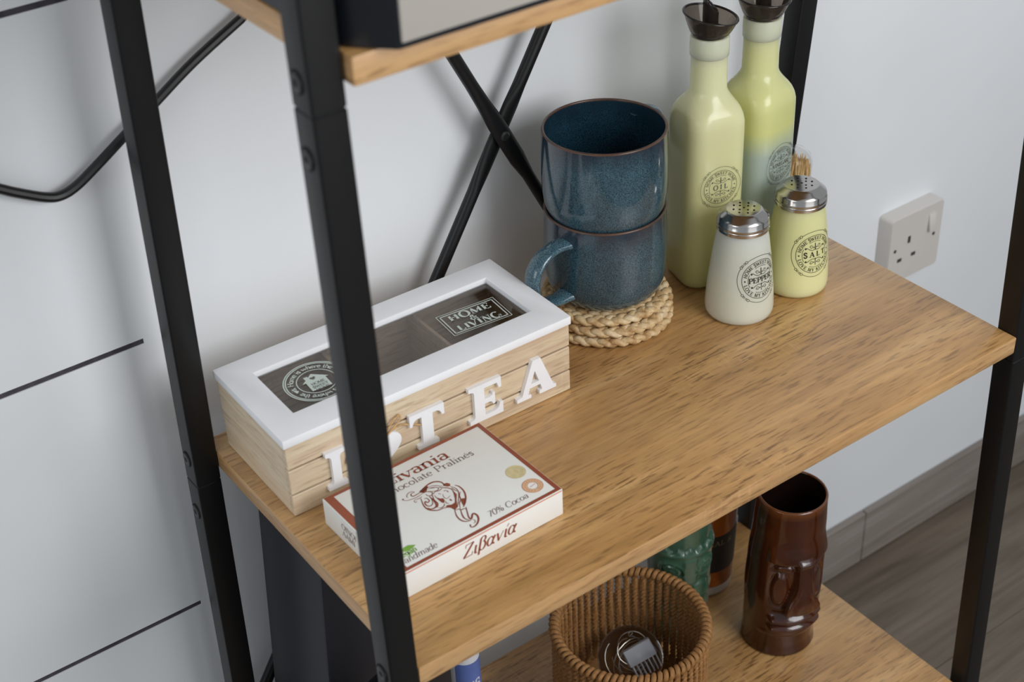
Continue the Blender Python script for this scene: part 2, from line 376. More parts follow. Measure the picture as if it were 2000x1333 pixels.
# each glyph: advance, strokes [(kind, points)], serifs [(x, y)];  kind a = pen angle decides, k = thick, t = thin
G = {
 'A': (.88, [('t', L((.06, 0), (.42, 1))), ('k', L((.42, 1), (.80, 0))), ('t', L((.2, .34), (.66, .34)))], [(.06, 0), (.80, 0)]),
 'C': (.86, [('a', arc(.46, .5, .40, .5, 48, 312)), ('t', L((.74, .86), (.76, .66)))], []),
 'E': (.78, [('k', L((.18, 0), (.18, 1))), ('t', L((.18, .96), (.66, .96))), ('t', L((.18, .5), (.52, .5))), ('t', L((.18, .04), (.70, .04))), ('t', L((.66, .98), (.66, .76))), ('t', L((.70, .02), (.70, .26))), ('t', L((.52, .62), (.52, .38)))], [(.18, 0), (.18, 1)]),
 'G': (.94, [('a', arc(.46, .5, .40, .5, 48, 330)), ('k', L((.80, .05), (.80, .44)))], [(.80, .44)]),
 'H': (.98, [('k', L((.2, 0), (.2, 1))), ('k', L((.78, 0), (.78, 1))), ('t', L((.2, .52), (.78, .52)))], [(.2, 0), (.2, 1), (.78, 0), (.78, 1)]),
 'I': (.44, [('k', L((.22, 0), (.22, 1)))], [(.22, 0), (.22, 1)]),
 'K': (.90, [('k', L((.2, 0), (.2, 1))), ('t', L((.76, 1), (.2, .42))), ('k', L((.40, .60), (.80, 0)))], [(.2, 0), (.2, 1), (.76, 1), (.80, 0)]),
 'L': (.74, [('k', L((.2, 0), (.2, 1))), ('t', L((.2, .04), (.68, .04))), ('t', L((.68, .02), (.68, .28)))], [(.2, 0), (.2, 1)]),
 'M': (1.1, [('t', L((.14, 0), (.14, 1))), ('k', L((.16, 1), (.54, .05))), ('t', L((.54, .05), (.92, 1))), ('k', L((.92, 0), (.92, 1)))], [(.14, 0), (.92, 0), (.92, 1), (.14, 1)]),
 'N': (.96, [('t', L((.16, 0), (.16, 1))), ('k', L((.16, 1), (.80, 0))), ('t', L((.80, 0), (.80, 1)))], [(.16, 0), (.80, 1), (.14, 1)]),
 'O': (.98, [('a', arc(.49, .5, .42, .5, 0, 360, 28))], []),
 'P': (.80, [('k', L((.2, 0), (.2, 1))), ('t', L((.2, .97), (.44, .97))), ('t', L((.2, .46), (.44, .46))), ('a', arc(.44, .715, .27, .255, 90, -90))], [(.2, 0), (.2, 1)]),
 'R': (.88, [('k', L((.2, 0), (.2, 1))), ('t', L((.2, .97), (.44, .97))), ('t', L((.2, .48), (.44, .48))), ('a', arc(.44, .725, .26, .245, 90, -90)), ('k', L((.44, .48), (.80, 0)))], [(.2, 0), (.2, 1), (.80, 0)]),
 'S': (.72, [('k', smooth_line([(.60, .80), (.50, .95), (.32, .98), (.14, .88), (.13, .68), (.30, .54), (.52, .44), (.60, .26), (.48, .06), (.30, .02), (.14, .10), (.08, .24)], 4)), ('t', L((.61, .98), (.61, .74))), ('t', L((.08, .02), (.08, .28)))], []),
 'T': (.84, [('k', L((.42, 0), (.42, 1))), ('t', L((.06, .96), (.78, .96))), ('t', L((.06, .98), (.06, .72))), ('t', L((.78, .98), (.78, .72)))], [(.42, 0)]),
 'V': (.88, [('k', L((.06, 1), (.44, 0))), ('t', L((.44, 0), (.80, 1)))], [(.06, 1), (.80, 1)]),
 'W': (1.2, [('k', L((.06, 1), (.34, 0))), ('t', L((.34, 0), (.58, .9))), ('k', L((.58, .9), (.84, 0))), ('t', L((.84, 0), (1.12, 1)))], [(.06, 1), (1.12, 1)]),
 'Y': (.86, [('k', L((.06, 1), (.43, .46))), ('t', L((.80, 1), (.43, .46))), ('k', L((.43, .48), (.43, 0)))], [(.06, 1), (.80, 1), (.43, 0)]),
 'Z': (.78, [('t', L((.1, .96), (.68, .96))), ('k', L((.66, .97), (.08, .03))), ('t', L((.08, .04), (.70, .04))), ('t', L((.1, .98), (.1, .74))), ('t', L((.70, .02), (.70, .28)))], []),
 '&': (1.0, [('a', smooth_line([(.92, .0), (.60, .34), (.34, .68), (.36, .92), (.52, .96), (.60, .82), (.46, .62), (.18, .38), (.14, .16), (.30, .02), (.54, .06), (.76, .34), (.80, .50)], 4)), ('t', L((.66, .52), (.94, .52)))], []),
 '^': (.88, [('t', L((.06, 0), (.42, 1))), ('k', L((.42, 1), (.80, 0)))], [(.06, 0), (.80, 0)]),
 '7': (.62, [('t', L((.06, .96), (.56, .96))), ('k', L((.56, .96), (.24, 0)))], []),
 '0': (.66, [('a', arc(.33, .5, .25, .5, 0, 360, 24))], []),
 '%': (.9, [('t', L((.2, 0), (.7, 1))), ('a', arc(.2, .74, .14, .24, 0, 360, 16)), ('a', arc(.7, .26, .14, .24, 0, 360, 16))], []),
 '5': (.62, [('k', smooth_line([(.5, .96), (.16, .96), (.14, .56), (.38, .6), (.52, .36), (.42, .06), (.1, .06)], 4))], []),
 'a': (.60, [('a', arc(.27, .44, .19, .19, 160, 0)), ('k', L((.46, .46), (.46, .04))), ('a', arc(.28, .18, .19, .17, 60, 330)), ('t', L((.46, .04), (.58, .02)))], []),
 'c': (.56, [('a', arc(.31, .31, .25, .31, 50, 310)), ('k', L((.46, .5), (.47, .48)))], []),
 'd': (.68, [('a', arc(.29, .31, .24, .31, 20, 340)), ('k', L((.53, 0), (.53, 1)))], [(.47, 1), (.58, 0)]),
 'e': (.58, [('t', L((.07, .35), (.52, .35))), ('a', arc(.30, .31, .24, .31, 8, 318))], []),
 'g': (.62, [('a', arc(.28, .34, .21, .27, 0, 360, 20)), ('k', L((.50, .6), (.50, -.1))), ('a', arc(.28, -.1, .22, .18, 0, -160))], []),
 'h': (.70, [('k', L((.15, 0), (.15, 1))), ('a', arc(.34, .40, .20, .21, 160, 0)), ('k', L((.54, .42), (.54, 0)))], [(.15, 0), (.54, 0), (.10, 1)]),
 'i': (.34, [('k', L((.17, 0), (.17, .6))), ('k', L((.17, .80), (.17, .90)))], [(.17, 0), (.12, .6)]),
 'l': (.34, [('k', L((.17, 0), (.17, 1)))], [(.17, 0), (.12, 1)]),
 'm': (1.04, [('k', L((.15, 0), (.15, .6))), ('a', arc(.33, .40, .19, .21, 160, 0)), ('k', L((.52, .42), (.52, 0))), ('a', arc(.70, .40, .19, .21, 160, 0)), ('k', L((.89, .42), (.89, 0)))], [(.15, 0), (.52, 0), (.89, 0), (.10, .6)]),
 'n': (.70, [('k', L((.15, 0), (.15, .6))), ('a', arc(.34, .40, .20, .21, 160, 0)), ('k', L((.54, .42), (.54, 0)))], [(.15, 0), (.54, 0), (.10, .6)]),
 'o': (.62, [('a', arc(.31, .31, .25, .31, 0, 360, 22))], []),
 'r': (.48, [('k', L((.15, 0), (.15, .6))), ('a', arc(.32, .40, .17, .20, 165, 50))], [(.15, 0), (.10, .6)]),
 's': (.46, [('k', smooth_line([(.38, .48), (.30, .60), (.16, .60), (.10, .46), (.22, .34), (.36, .24), (.36, .08), (.22, .01), (.08, .10)], 4))], []),
 't': (.42, [('k', L((.18, .1), (.18, .86))), ('t', L((.04, .58), (.36, .58))), ('a', arc(.29, .12, .11, .12, 180, 330))], []),
 'v': (.62, [('k', L((.06, .6), (.31, 0))), ('t', L((.31, 0), (.54, .6)))], [(.06, .6), (.54, .6)]),
 'w': (.9, [('k', L((.06, .6), (.25, 0))), ('t', L((.25, 0), (.44, .56))), ('k', L((.44, .56), (.63, 0))), ('t', L((.63, 0), (.84, .6)))], [(.06, .6), (.84, .6)]),
 '\u03b9': (.32, [('k', L((.14, .6), (.14, .1))), ('a', arc(.22, .1, .08, .1, 180, 320))], []),
 '\u03b2': (.66, [('k', L((.14, -.26), (.14, .8))), ('a', arc(.32, .78, .18, .2, 180, -60)), ('a', arc(.34, .30, .22, .30, 90, -170))], []),
 '\u03b1': (.70, [('a', arc(.27, .31, .21, .31, 30, 330)), ('k', L((.60, .6), (.46, .28), (.5, .06), (.64, .02)))], []),
 '\u03bd': (.6, [('k', L((.08, .6), (.26, 0))), ('t', L((.26, 0), (.52, .6)))], []),
}
G['\u00e9'] = (G['e'][0], G['e'][1] + [('t', L((.28, .74), (.40, .92)))], [])
G['\u03af'] = (G['\u03b9'][0], G['\u03b9'][1] + [('t', L((.18, .74), (.28, .92)))], [])
G['.'] = (.28, [('k', L((.12, .0), (.12, .12)))], [])
G[' '] = (.40, [], [])

def glyph_strips(ch, thick=.17, thin=.06, serif=.30):
    out = []
    g = G[ch]
    for kind, pts in g[1]:
        ws = []
        for i in range(len(pts)):
            a = pts[max(i - 1, 0)]; b = pts[min(i + 1, len(pts) - 1)]
            dx, dy = b[0] - a[0], b[1] - a[1]; d = math.hypot(dx, dy) or 1
            ws.append(thick if kind == 'k' else thin if kind == 't' else thin + (thick - thin) * abs(dy / d) ** 1.3)
        out.append((pts, ws))
    if serif:
        for x, y in g[2]:
            yy = y + (thin / 2 if y < .3 else -thin / 2)
            out.append(([(x - serif / 2, yy), (x + serif / 2, yy)], [thin, thin]))
    return g[0], out
def text_strips(s, size, x0=0.0, y0=0.0, thick=.17, thin=.06, serif=.30, track=0.0, xs=1.0, shear=0.0):
    """-> list of (points, widths) in target units, left aligned at x0; returns strips, width"""
    x = 0.0; res = []
    for ch in s:
        adv, st = glyph_strips(ch, thick, thin, serif)
        for pts, ws in st:
            res.append(([(x0 + size * xs * (x + px + shear * py), y0 + size * py) for px, py in pts], [size * w for w in ws]))
        x += adv + track
    return res, size * xs * (x - track)
def text_center(s, size, cx, cy, **kw):
    r, w = text_strips(s, size, **kw)
    return [([(px + cx - w / 2, py + cy) for px, py in p], ws) for p, ws in r]
def text_arc(s, size, cx, cy, rad, mid_deg, span_deg, inside=False, xs=1.0, **kw):
    """letters along a circle; inside=True: bottom arc, reading left to right"""
    adv = [G[c][0] for c in s]; tot = sum(adv); res = []; acc = 0
    for ch, a in zip(s, adv):
        f = (acc + a / 2) / tot; acc += a
        ang = math.radians(mid_deg + (span_deg / 2 - span_deg * f) * (-1 if inside else 1))
        st = glyph_strips(ch, **kw)[1]
        for pts, ws in st:
            q = []
            for px, py in pts:
                lx = (px - a / 2) * size * xs; ly = py * size
                if inside: rr = rad + size - ly; th = ang + lx / rad
                else: rr = rad + ly; th = ang - lx / rad
                q.append((cx + rr * math.cos(th), cy + rr * math.sin(th)))
            res.append((q, [size * w for w in ws]))
    return res
def ring(cx, cy, r, w, n=64, a0=0, a1=360):
    pts = arc(cx, cy, r, r, a0, a1, n); return (pts, [w] * len(pts))
def disc(cx, cy, r): return ([(cx - r, cy), (cx - r * .5, cy), (cx, cy), (cx + r * .5, cy), (cx + r, cy)], [0.2 * r, 1.73 * r, 2 * r, 1.73 * r, .2 * r])
def strips_mesh(mb, strips, fn, mi=0, depth=None):
    """ribbons -> quads through fn(x, y[, h]); depth gives extruded solid ribbons"""
    for pts, ws in strips:
        n = len(pts)
        if n < 2: continue
        Lf = []; Rt = []
        for i in range(n):
            a = pts[max(i - 1, 0)]; b = pts[min(i + 1, n - 1)]
            dx, dy = b[0] - a[0], b[1] - a[1]; d = math.hypot(dx, dy) or 1
            nx, ny = -dy / d * ws[i] / 2, dx / d * ws[i] / 2
            Lf.append((pts[i][0] + nx, pts[i][1] + ny)); Rt.append((pts[i][0] - nx, pts[i][1] - ny))
        if depth is None:
            mb.add([fn(*p) for p in Lf] + [fn(*p) for p in Rt], [(i, i + 1, n + i + 1, n + i) for i in range(n - 1)], mi)
        else:
            vs = [fn(*p, depth) for p in Lf] + [fn(*p, depth) for p in Rt] + [fn(*p, 0) for p in Lf] + [fn(*p, 0) for p in Rt]
            fs = []
            for i in range(n - 1):
                fs += [(i, i + 1, n + i + 1, n + i), (i, 2 * n + i, 2 * n + i + 1, i + 1), (n + i, n + i + 1, 3 * n + i + 1, 3 * n + i)]
            fs += [(0, n, 3 * n, 2 * n), (n - 1, 3 * n - 1, 4 * n - 1, 2 * n - 1)]
            mb.add(vs, fs, mi)
def poly_mesh(mb, poly, fn, mi=0):
    # ear clipping through bmesh-free fan on a simple polygon
    from mathutils.geometry import tessellate_polygon
    tr = tessellate_polygon([[Vector((x, y, 0)) for x, y in poly]])
    mb.add([fn(x, y) for x, y in poly], [tuple(t_) for t_ in tr], mi)
# ================================================================== THE SETTING
FZ = -0.657          # floor level (main shelf top is z = 0)
WY = 0.352           # wall face
wb = MB()
wb.box((-0.0178, WY, FZ - .02), (3.0, WY + .1, 1.9), 0)
wb.box((-2.4, WY + .0010, FZ - .02), (-0.0178, WY + .1, 1.9), 1)
wall = struct(wb.obj('wall_back', ['wall', 'grout'], smooth=0))
def wall_tile(x0, x1, z0, z1):
    b = MB(); b.box((x0, WY, z0), (x1, WY + .0009, z1))
    return b.obj('tile', 'wall', wall, smooth=0)
zs = [0.0806 + 0.28 * k for k in range(-3, 7)]
for k in range(len(zs) - 1):
    for x0, x1 in ((-2.4, -1.232), (-1.228, -0.622), (-0.618, -0.0178)):
        wall_tile(x0, x1, max(zs[k] + .0024, FZ - .02), zs[k + 1] - .0024)
fb = MB(); fb.box((-2.4, -3.2, FZ - .06), (3.0, WY + .1, FZ - .004))
floor = struct(fb.obj('floor', 'pale_grout', smooth=0))
rows = [0.351, 0.155, -0.045, -0.245, -0.445, -0.645, -0.845, -1.045]
for r_ in range(len(rows) - 1):
    off = -2.4 + (0.37 * r_) % 1.2
    x = off - 1.2
    while x < 3.0:
        a, b_ = max(x, -2.4), min(x + 1.2, 3.0)
        if b_ - a > .05:
            q = MB(); q.box((a + .0005, rows[r_ + 1] + .0005, FZ - .005), (b_ - .0005, rows[r_] - .0005, FZ))
            q.obj('plank', 'floor', floor, smooth=0)
        x += 1.2
bb = MB(); bb.box((-2.4, WY - .002, FZ), (3.0, WY - .0005, FZ + .083))
base = struct(bb.obj('baseboard_back', 'pale_grout', smooth=0))
for a, b_ in ((-2.4, -0.3385), (-0.3375, 0.2625), (0.2635, 0.8625), (0.8640, 1.463), (1.464, 2.063), (2.064, 3.0)):
    q = MB(); q.box((a, WY - .010, FZ + .002), (b_, WY - .002, FZ + .085))
    q.obj('tile', 'skirting', base, smooth=30, bevel=.0012, bseg=1)

# wall socket
so = thing('wall_socket', 'white single switched plug socket on the white wall beyond the shelf end', 'socket', (0.8785, WY, -0.1675))
h = .0436
q = MB(); o_ = rect_round(.0872, .0872, .005, 4); i_ = rect_round(.083, .083, .004, 4)
n = len(o_)
q.add([(x, -.0003, y) for x, y in o_] + [(x, -.016, y) for x, y in o_] + [(x * .975, -.019, y * .975) for x, y in o_],
      [tuple(range(n)), tuple(range(2 * n, 3 * n))] + [(k, (k + 1) % n, n + (k + 1) % n, n + k) for k in range(n)] + [(n + k, n + (k + 1) % n, 2 * n + (k + 1) % n, 2 * n + k) for k in range(n)])
q.obj('face_plate', 'white_plastic', so, smooth=40)
q = MB(); q.box((-.0055, -.0028, -.011), (.0055, .0005, .011))
sw = q.obj('rocker_switch', 'white_plastic', so, bevel=.0008, loc=(.0242, -.0192, .0195)); sw.rotation_euler = (math.radians(-9), 0, 0)
def slot(nm, x, z, w, hh):
    q = MB(); q.box((-w / 2, -.0004, -hh / 2), (w / 2, .004, hh / 2))
    q.obj(nm, 'socket_hole', so, smooth=0, loc=(x, -.0191, z))
slot('pin_slot', -.0113, .0094, .0042, .0085); slot('pin_slot', -.0243, -.0135, .0068, .0042); slot('pin_slot', -.0014, -.0130, .0068, .0042)
for x in (-.0334, .0308):
    q = MB(); q.lathe([(.0022, 0), (.0022, .003)], 14)
    s_ = q.obj('screw', 'socket_hole', so, loc=(x, -.0192, .0015)); s_.rotation_euler = (PI / 2, 0, 0); s_.location.y = -.0164

# ================================================================== THE RACK
PW = 0.0206; SD = 0.31; SL = 0.60; TH = 0.0164
rack = thing('shelf_rack', 'black steel frame rack with oak shelf boards standing against the wall', 'shelf rack', (0, 0, FZ))
def shelf(z, nm='shelf_board'):
    q = MB(); q.box((0, 0, -TH), (SL, SD, 0))
    o = q.obj(nm, ['oak', 'oak_edge', 'oak_edge_y'], rack, bevel=.0013, bseg=2, loc=(0, 0, z - FZ))
    for p in o.data.polygons:
        nn = p.normal
        if abs(nn.y) > .8: p.material_index = 1
        elif abs(nn.x) > .8: p.material_index = 2
    return o
shelf(0.0); shelf(0.4287); shelf(-0.418)
def post(x0, y0, spine, bolts):
    """square tube following (z, dx, dy) nodes, with seam rings at the sleeve joints"""
    def at(z):
        for (za, xa, ya), (zb, xb, yb) in zip(spine, spine[1:]):
            if z <= zb: t_ = (z - za) / (zb - za); return xa + (xb - xa) * t_, ya + (yb - ya) * t_
        return spine[-1][1:]
    zz = sorted(set([s[0] for s in spine] + [j + d for j in (-.0262, .3999, -.4442) for d in (-.0012, -.0006, .0006, .0012)]))
    r = .0016; prof = rect_round(PW, PW, r, 3, PW / 2, PW / 2); n = len(prof)
    vs = []; fs = []
    for z in zz:
        dx, dy = at(z); ins = .0007 if any(abs(abs(z - j) - .0006) < 1e-6 for j in (-.0262, .3999, -.4442)) else 0
        for px, py in prof:
            k = 1 - 2 * ins / PW
            vs.append((x0 + dx + PW / 2 + (px - PW / 2) * k, y0 + dy + PW / 2 + (py - PW / 2) * k, z - FZ))
    for i in range(len(zz) - 1):
        for k in range(n):
            k2 = (k + 1) % n; fs.append((i * n + k, i * n + k2, (i + 1) * n + k2, (i + 1) * n + k))
    fs += [tuple(range(n - 1, -1, -1)), tuple(range((len(zz) - 1) * n, len(zz) * n))]
    q = MB(); q.add(vs, fs); o = q.obj('post', 'black_metal', rack, smooth=40)
    for z, side in bolts:
        dx, dy = at(z)
        q = MB(); q.lathe([(.0069, 0), (.0069, .0003), (.0056, .00035)], 24, cap=False, mi=1)  # flat black ring stands in for the shade around a sunken bolt head
        q.lathe([(.0056, .0003), (.0055, .0010), (.0046, .0014), (.0022, .0014)], 24, cap=False)
        q.lathe([(.0022, .0014), (.0020, .0005)], 6, mi=1)
        b = q.obj('bolt', ['black_bolt', 'black_hole'], o)
        b.rotation_euler = (0, -PI / 2 if side < 0 else PI / 2, 0)
        b.location = (x0 + dx + (0 if side < 0 else PW), y0 + dy + PW / 2 + .001, z - FZ)
    return o
post(-PW, 0, [(FZ, 0, -.0104), (0, 0, 0), (.44, -.0015, .0069), (.80, -.0015, .0069)], [(.416, -1), (.3735, -1), (.0005, -1), (-.0565, -1), (-.42, -1), (-.475, -1)])
post(-PW, SD - PW, [(FZ, -.0136, .0055), (.412, .0085, -.0035), (.43, 0, 0), (.80, 0, 0)], [(-.0034, -1), (-.057, -1), (-.0575, 1), (.417, -1), (-.42, -1), (-.475, -1)])
post(SL, 0, [(FZ, .0108, -.0151), (.2, -.0033, .0046), (.40, 0, .006), (.80, 0, .006)], [(-.004, 1), (-.057, 1), (.417, 1)])
post(SL, SD - PW, [(FZ, -.0008, .0045), (-.03, -.0004, .002), (.345, .0151, -.0169), (.40, .006, 0), (.80, .006, 0)], [(-.004, 1), (-.057, 1), (.417, 1)])
def brace(a, b, y, yc):
    A = Vector((a[0], 0, a[1])); B = Vector((b[0], 0, b[1])); Ln = (B - A).length; N = 60
    cross = Vector((.3077, 0, .1626)); tc = (cross - A).dot(B - A) / Ln ** 2
    pts = []; rad = []
    for i in range(N + 1):
        t_ = i / N; s = abs(t_ - tc) * Ln
        f = 1 - min(1, max(0, (s - .030) / .014)); f = f * f * (3 - 2 * f)
        e = min(t_, 1 - t_) * Ln; fe = 1 - min(1, max(0, (e - .025) / .012)); g = max(f, fe)
        p = A.lerp(B, t_); p.y = y + (yc - y) * g; p.z -= FZ
        pts.append(p); rad.append((.0056 + .0024 * g, .0056 - .0026 * g))
    q = MB(); q.tube(pts, rad, 12, up=(0, -1, 0)); return q.obj('cross_brace', 'black_metal', rack, smooth=50)
b1 = brace((-.010, .768), (.610, -.414), .3200, .3200)
b2 = brace((-.010, -.347), (.610, .647), .3268, .3268)
q = MB(); q.lathe([(.0045, 0), (.0045, .001), (.003, .0024)], 14)
s_ = q.obj('screw', 'black_bolt', b1); s_.rotation_euler = (PI / 2, 0, 0); s_.location = (.3077, .3178, .1626 - FZ)

# power cable behind the rear post
pts = smooth_line([(-.140, .276), (-.118, .2615), (-.0964, .2470), (-.0856, .2400), (-.0676, .2300), (-.0568, .2275), (-.0446, .2308), (-.027, .2410), (-.0046, .2553), (.027, .2756), (.0586, .2952), (.0988, .3158)], 6)
P3 = [(x, .3415, z) for x, z in pts] + [(.125, .341, .335), (.140, .340, .365), (.145, .338, .41), (.146, .3405, .50), (.146, .3415, .72)]
q = MB(); q.tube(P3, .0037, 10)
tag(q.obj('power_cable', 'cable'), 'thick black power cable hanging between the rear post and the wall', 'cable')

# kitchen appliance on the upper shelf
ap = thing('toaster_oven', 'boxy dark appliance with plain grey front panel on the upper shelf', 'oven', (0, 0, .4288))
q = MB(); q.prism([(.0008, .255), (.0008, .016), (.0035, .0115), (.0115, .0012), (.0216, -.0105), (.440, -.0105), (.452, .004), (.452, .255)], .0004, .21)
q.obj('casing', 'dark_body', ap, smooth=30, bevel=.0015)
q = MB(); q.box((.0225, -.0125, .0046), (.425, -.0103, .20)); q.obj('front_panel', 'silver_face', ap, bevel=.0008)

# ================================================================== TEA BOX
TX, TY, TA = 0.0106, 0.183, -0.0119
TW, TD, TB, TT = 0.2549, 0.1103, 0.0638, 0.0716
tea = thing('tea_box', 'pale wooden tea box with white framed glass lid and raised white letters', 'box', (TX, TY, 0), TA)
def bx(nm, a, b, mat, par=None, bevel=.0005, **k):
    q = MB(); q.box(a, b); return q.obj(nm, mat, par, bevel=bevel, bseg=1, **k)
for z0, z1 in ((.0003, .0189), (.0206, .0421), (.0438, TB)):
    bx('plank', (0, 0, z0), (TW, .005, z1), 'paulownia', tea)
bx('backing_board', (.004, .005, .0005), (TW - .004, .0075, TB - .001), 'gap', tea, 0)
bx('side_panel', (0, .005, .0003), (.004, TD, TB), 'paulownia_y', tea)
bx('side_panel', (TW - .004, .005, .0003), (TW, TD, TB), 'paulownia_y', tea)
bx('back_panel', (.004, TD - .005, .0003), (TW - .004, TD, TB), 'paulownia', tea)
bx('bottom_panel', (.004, .0075, .0003), (TW - .004, TD - .005, .004), 'paulownia', tea)
for x in (.083, .168): bx('divider', (x, .0075, .004), (x + .003, TD - .005, TB - .006), 'paulownia_y', tea)
# lid: frame with window
o = .0014; u0, u1, v0, v1 = .0220, .2362, .0250, .0885
q = MB()
X0, X1, Y0, Y1 = -o, TW + o, -o, TD + o
zb, zt = TB + .0002, TT; sl = .001
V = []
for z, (a, b_, c_, d) in ((zb, (X0, X1, Y0, Y1)), (zt, (X0, X1, Y0, Y1)), (zt, (u0, u1, v0, v1)), (zb, (u0, u1, v0, v1))):
    V += [(a, c_, z), (b_, c_, z), (b_, d, z), (a, d, z)]
F = []
for r_ in range(4):
    for k in range(4):
        k2 = (k + 1) % 4; r2 = (r_ + 1) % 4
        F.append((r_ * 4 + k, r_ * 4 + k2, r2 * 4 + k2, r2 * 4 + k))
q.add(V, F); lid = q.obj('lid', 'white_lid', tea, bevel=.0009)
bx('pane', (u0 - .0005, v0 - .0005, .0652), (u1 + .0005, v1 + .0005, .0667), 'pane', lid, 0)
gz = .0669
fl = lambda x, y: (x, y, gz)
st = [ring(.0575, .055, .0252, .0010), ring(.0575, .055, .0236, .0010), ring(.0575, .055, .0152, .0008)]
for md in (78, 258): st += text_arc('Home is where the   is.', .0046, .0575, .055, .0176, md, 174, thick=.19, thin=.13, serif=0)
q = MB(); strips_mesh(q, st, fl)
ca, sa = math.cos(-.05), math.sin(-.05)
def hp(x, y): return (.0575 + x * ca - y * sa, .0545 + x * sa + y * ca)
for poly in ([(-11, 2), (-7, 5.2), (-7, 9.5), (-3.6, 9.5), (-3.6, 8), (0, 11.2), (11, 2), (8.2, 2), (8.2, -10), (-8.2, -10), (-8.2, 2)],):
    poly_mesh(q, [hp(x / 1000, y / 1000) for x, y in poly], lambda x, y: (x, y, gz))
for ang in (10, 190):
    cx_, cy_ = .0575 + .0190 * math.cos(math.radians(ang)), .055 + .0190 * math.sin(math.radians(ang)); rt = math.radians(ang - 90); hh = []
    for k in range(20):
        a_ = 2 * PI * k / 20; x_ = .0019 * math.sin(a_) ** 3; y_ = .0019 * (13 * math.cos(a_) - 5 * math.cos(2 * a_) - 2 * math.cos(3 * a_) - math.cos(4 * a_)) / 16
        hh.append((cx_ + x_ * math.cos(rt) - y_ * math.sin(rt), cy_ + x_ * math.sin(rt) + y_ * math.cos(rt)))
    poly_mesh(q, hh, fl)
q.obj('printed_badge', 'print_pale', lid, smooth=0)
q = MB(); st = []
for i, w_ in enumerate(('HOME', 'SWEET', 'HOME')): st += text_center(w_, .0030, .0575, .0512 - .0042 * i, thick=.15, thin=.08, serif=.2)
hx, hy = hp(-.001, .0052)
strips_mesh(q, st, lambda x, y: (x, y, gz + .0002))
poly_mesh(q, [(hx + .0023 * (16 * math.sin(a) ** 3) / 16, hy + .0023 * (13 * math.cos(a) - 5 * math.cos(2 * a) - 2 * math.cos(3 * a) - math.cos(4 * a)) / 16) for a in [2 * PI * k / 24 for k in range(24)]], lambda x, y: (x, y, gz + .0002))
q.obj('printed_words', 'grey_label', lid, smooth=0)
def hl(x, y):
    a = -.073; return (.2001 + x * math.cos(a) - y * math.sin(a), .0530 + x * math.sin(a) + y * math.cos(a), gz)
st = []
for w_, h_, t_ in ((.0526, .0312, .0006), (.0476, .0266, .0010)):
    c = [(-w_ / 2, -h_ / 2), (w_ / 2, -h_ / 2), (w_ / 2, h_ / 2), (-w_ / 2, h_ / 2)]
    for k in range(4): st.append(([c[k], c[(k + 1) % 4]], [t_, t_]))
st += text_center('HOME', .0086, 0, .0034, thick=.25, thin=.085, xs=1.06, track=.10, serif=.28)
st += text_center('&', .0064, -.001, -.0036, thick=.22, thin=.10, xs=1.1)
st += text_center('LIVING', .0082, 0, -.0121, thick=.25, thin=.085, xs=1.0, track=.06, serif=.28)
q = MB(); strips_mesh(q, st, hl); q.obj('printed_sign', 'print_pale', lid, smooth=0)
# raised letters
def solid(nm, loops, mat, par, d=.0038, bevel=.0004):
    """solid letter from outline loops (outer first, then holes), standing proud of the box front"""
    from mathutils.geometry import tessellate_polygon
    q = MB(); V = [p for lp in loops for p in lp]; n = len(V)
    tr = tessellate_polygon([[Vector((x, z, 0)) for x, z in lp] for lp in loops])
    fs = [tuple(t_) for t_ in tr] + [tuple(n + i for i in reversed(t_)) for t_ in tr]; o = 0
    for lp in loops:
        m_ = len(lp)
        fs += [(o + k, n + o + k, n + o + (k + 1) % m_, o + (k + 1) % m_) for k in range(m_)]; o += m_
    q.add([(x, -d, z) for x, z in V] + [(x, 0, z) for x, z in V], fs)
    return q.obj(nm, mat, par, smooth=0)
def lt(pts, x0, x1, z0=.0118, h_=.0345): return [(x0 + (x1 - x0) * x, z0 + h_ * z) for x, z in pts]
def q4(a, b, c, n=4): return [((1 - t_) ** 2 * a[0] + 2 * t_ * (1 - t_) * b[0] + t_ * t_ * c[0], (1 - t_) ** 2 * a[1] + 2 * t_ * (1 - t_) * b[1] + t_ * t_ * c[1]) for t_ in [k / n for k in range(n + 1)]]
I_ = [(0, 0), (1, 0), (1, .10)] + q4((.92, .11), (.72, .11), (.72, .22)) + q4((.72, .78), (.72, .89), (.92, .89)) + [(1, .90), (1, 1), (0, 1), (0, .90)] + q4((.08, .89), (.28, .89), (.28, .78)) + q4((.28, .22), (.28, .11), (.08, .11)) + [(0, .10)]
T_ = [(.20, 0), (.80, 0), (.80, .09)] + q4((.76, .10), (.66, .10), (.66, .18)) + [(.66, .86)] + q4((.78, .86), (.90, .84), (.93, .70)) + [(1, .70), (1, 1), (0, 1), (0, .70)] + q4((.07, .70), (.10, .84), (.22, .86)) + [(.34, .86)] + q4((.34, .18), (.34, .10), (.24, .10)) + [(.20, .09)]
E_ = [(0, 0), (1, 0), (1, .30), (.91, .30)] + q4((.90, .26), (.86, .13), (.72, .13)) + [(.46, .13), (.46, .44), (.60, .44)] + q4((.66, .42), (.70, .40), (.70, .34)) + [(.77, .34), (.77, .66), (.70, .66)] + q4((.70, .60), (.66, .58), (.60, .57)) + [(.46, .57), (.46, .87), (.70, .87)] + q4((.84, .87), (.88, .78), (.89, .72)) + [(.97, .72), (.97, 1), (0, 1), (0, .90)] + q4((.06, .89), (.16, .89), (.16, .80)) + q4((.16, .20), (.16, .11), (.06, .11)) + [(0, .10)]
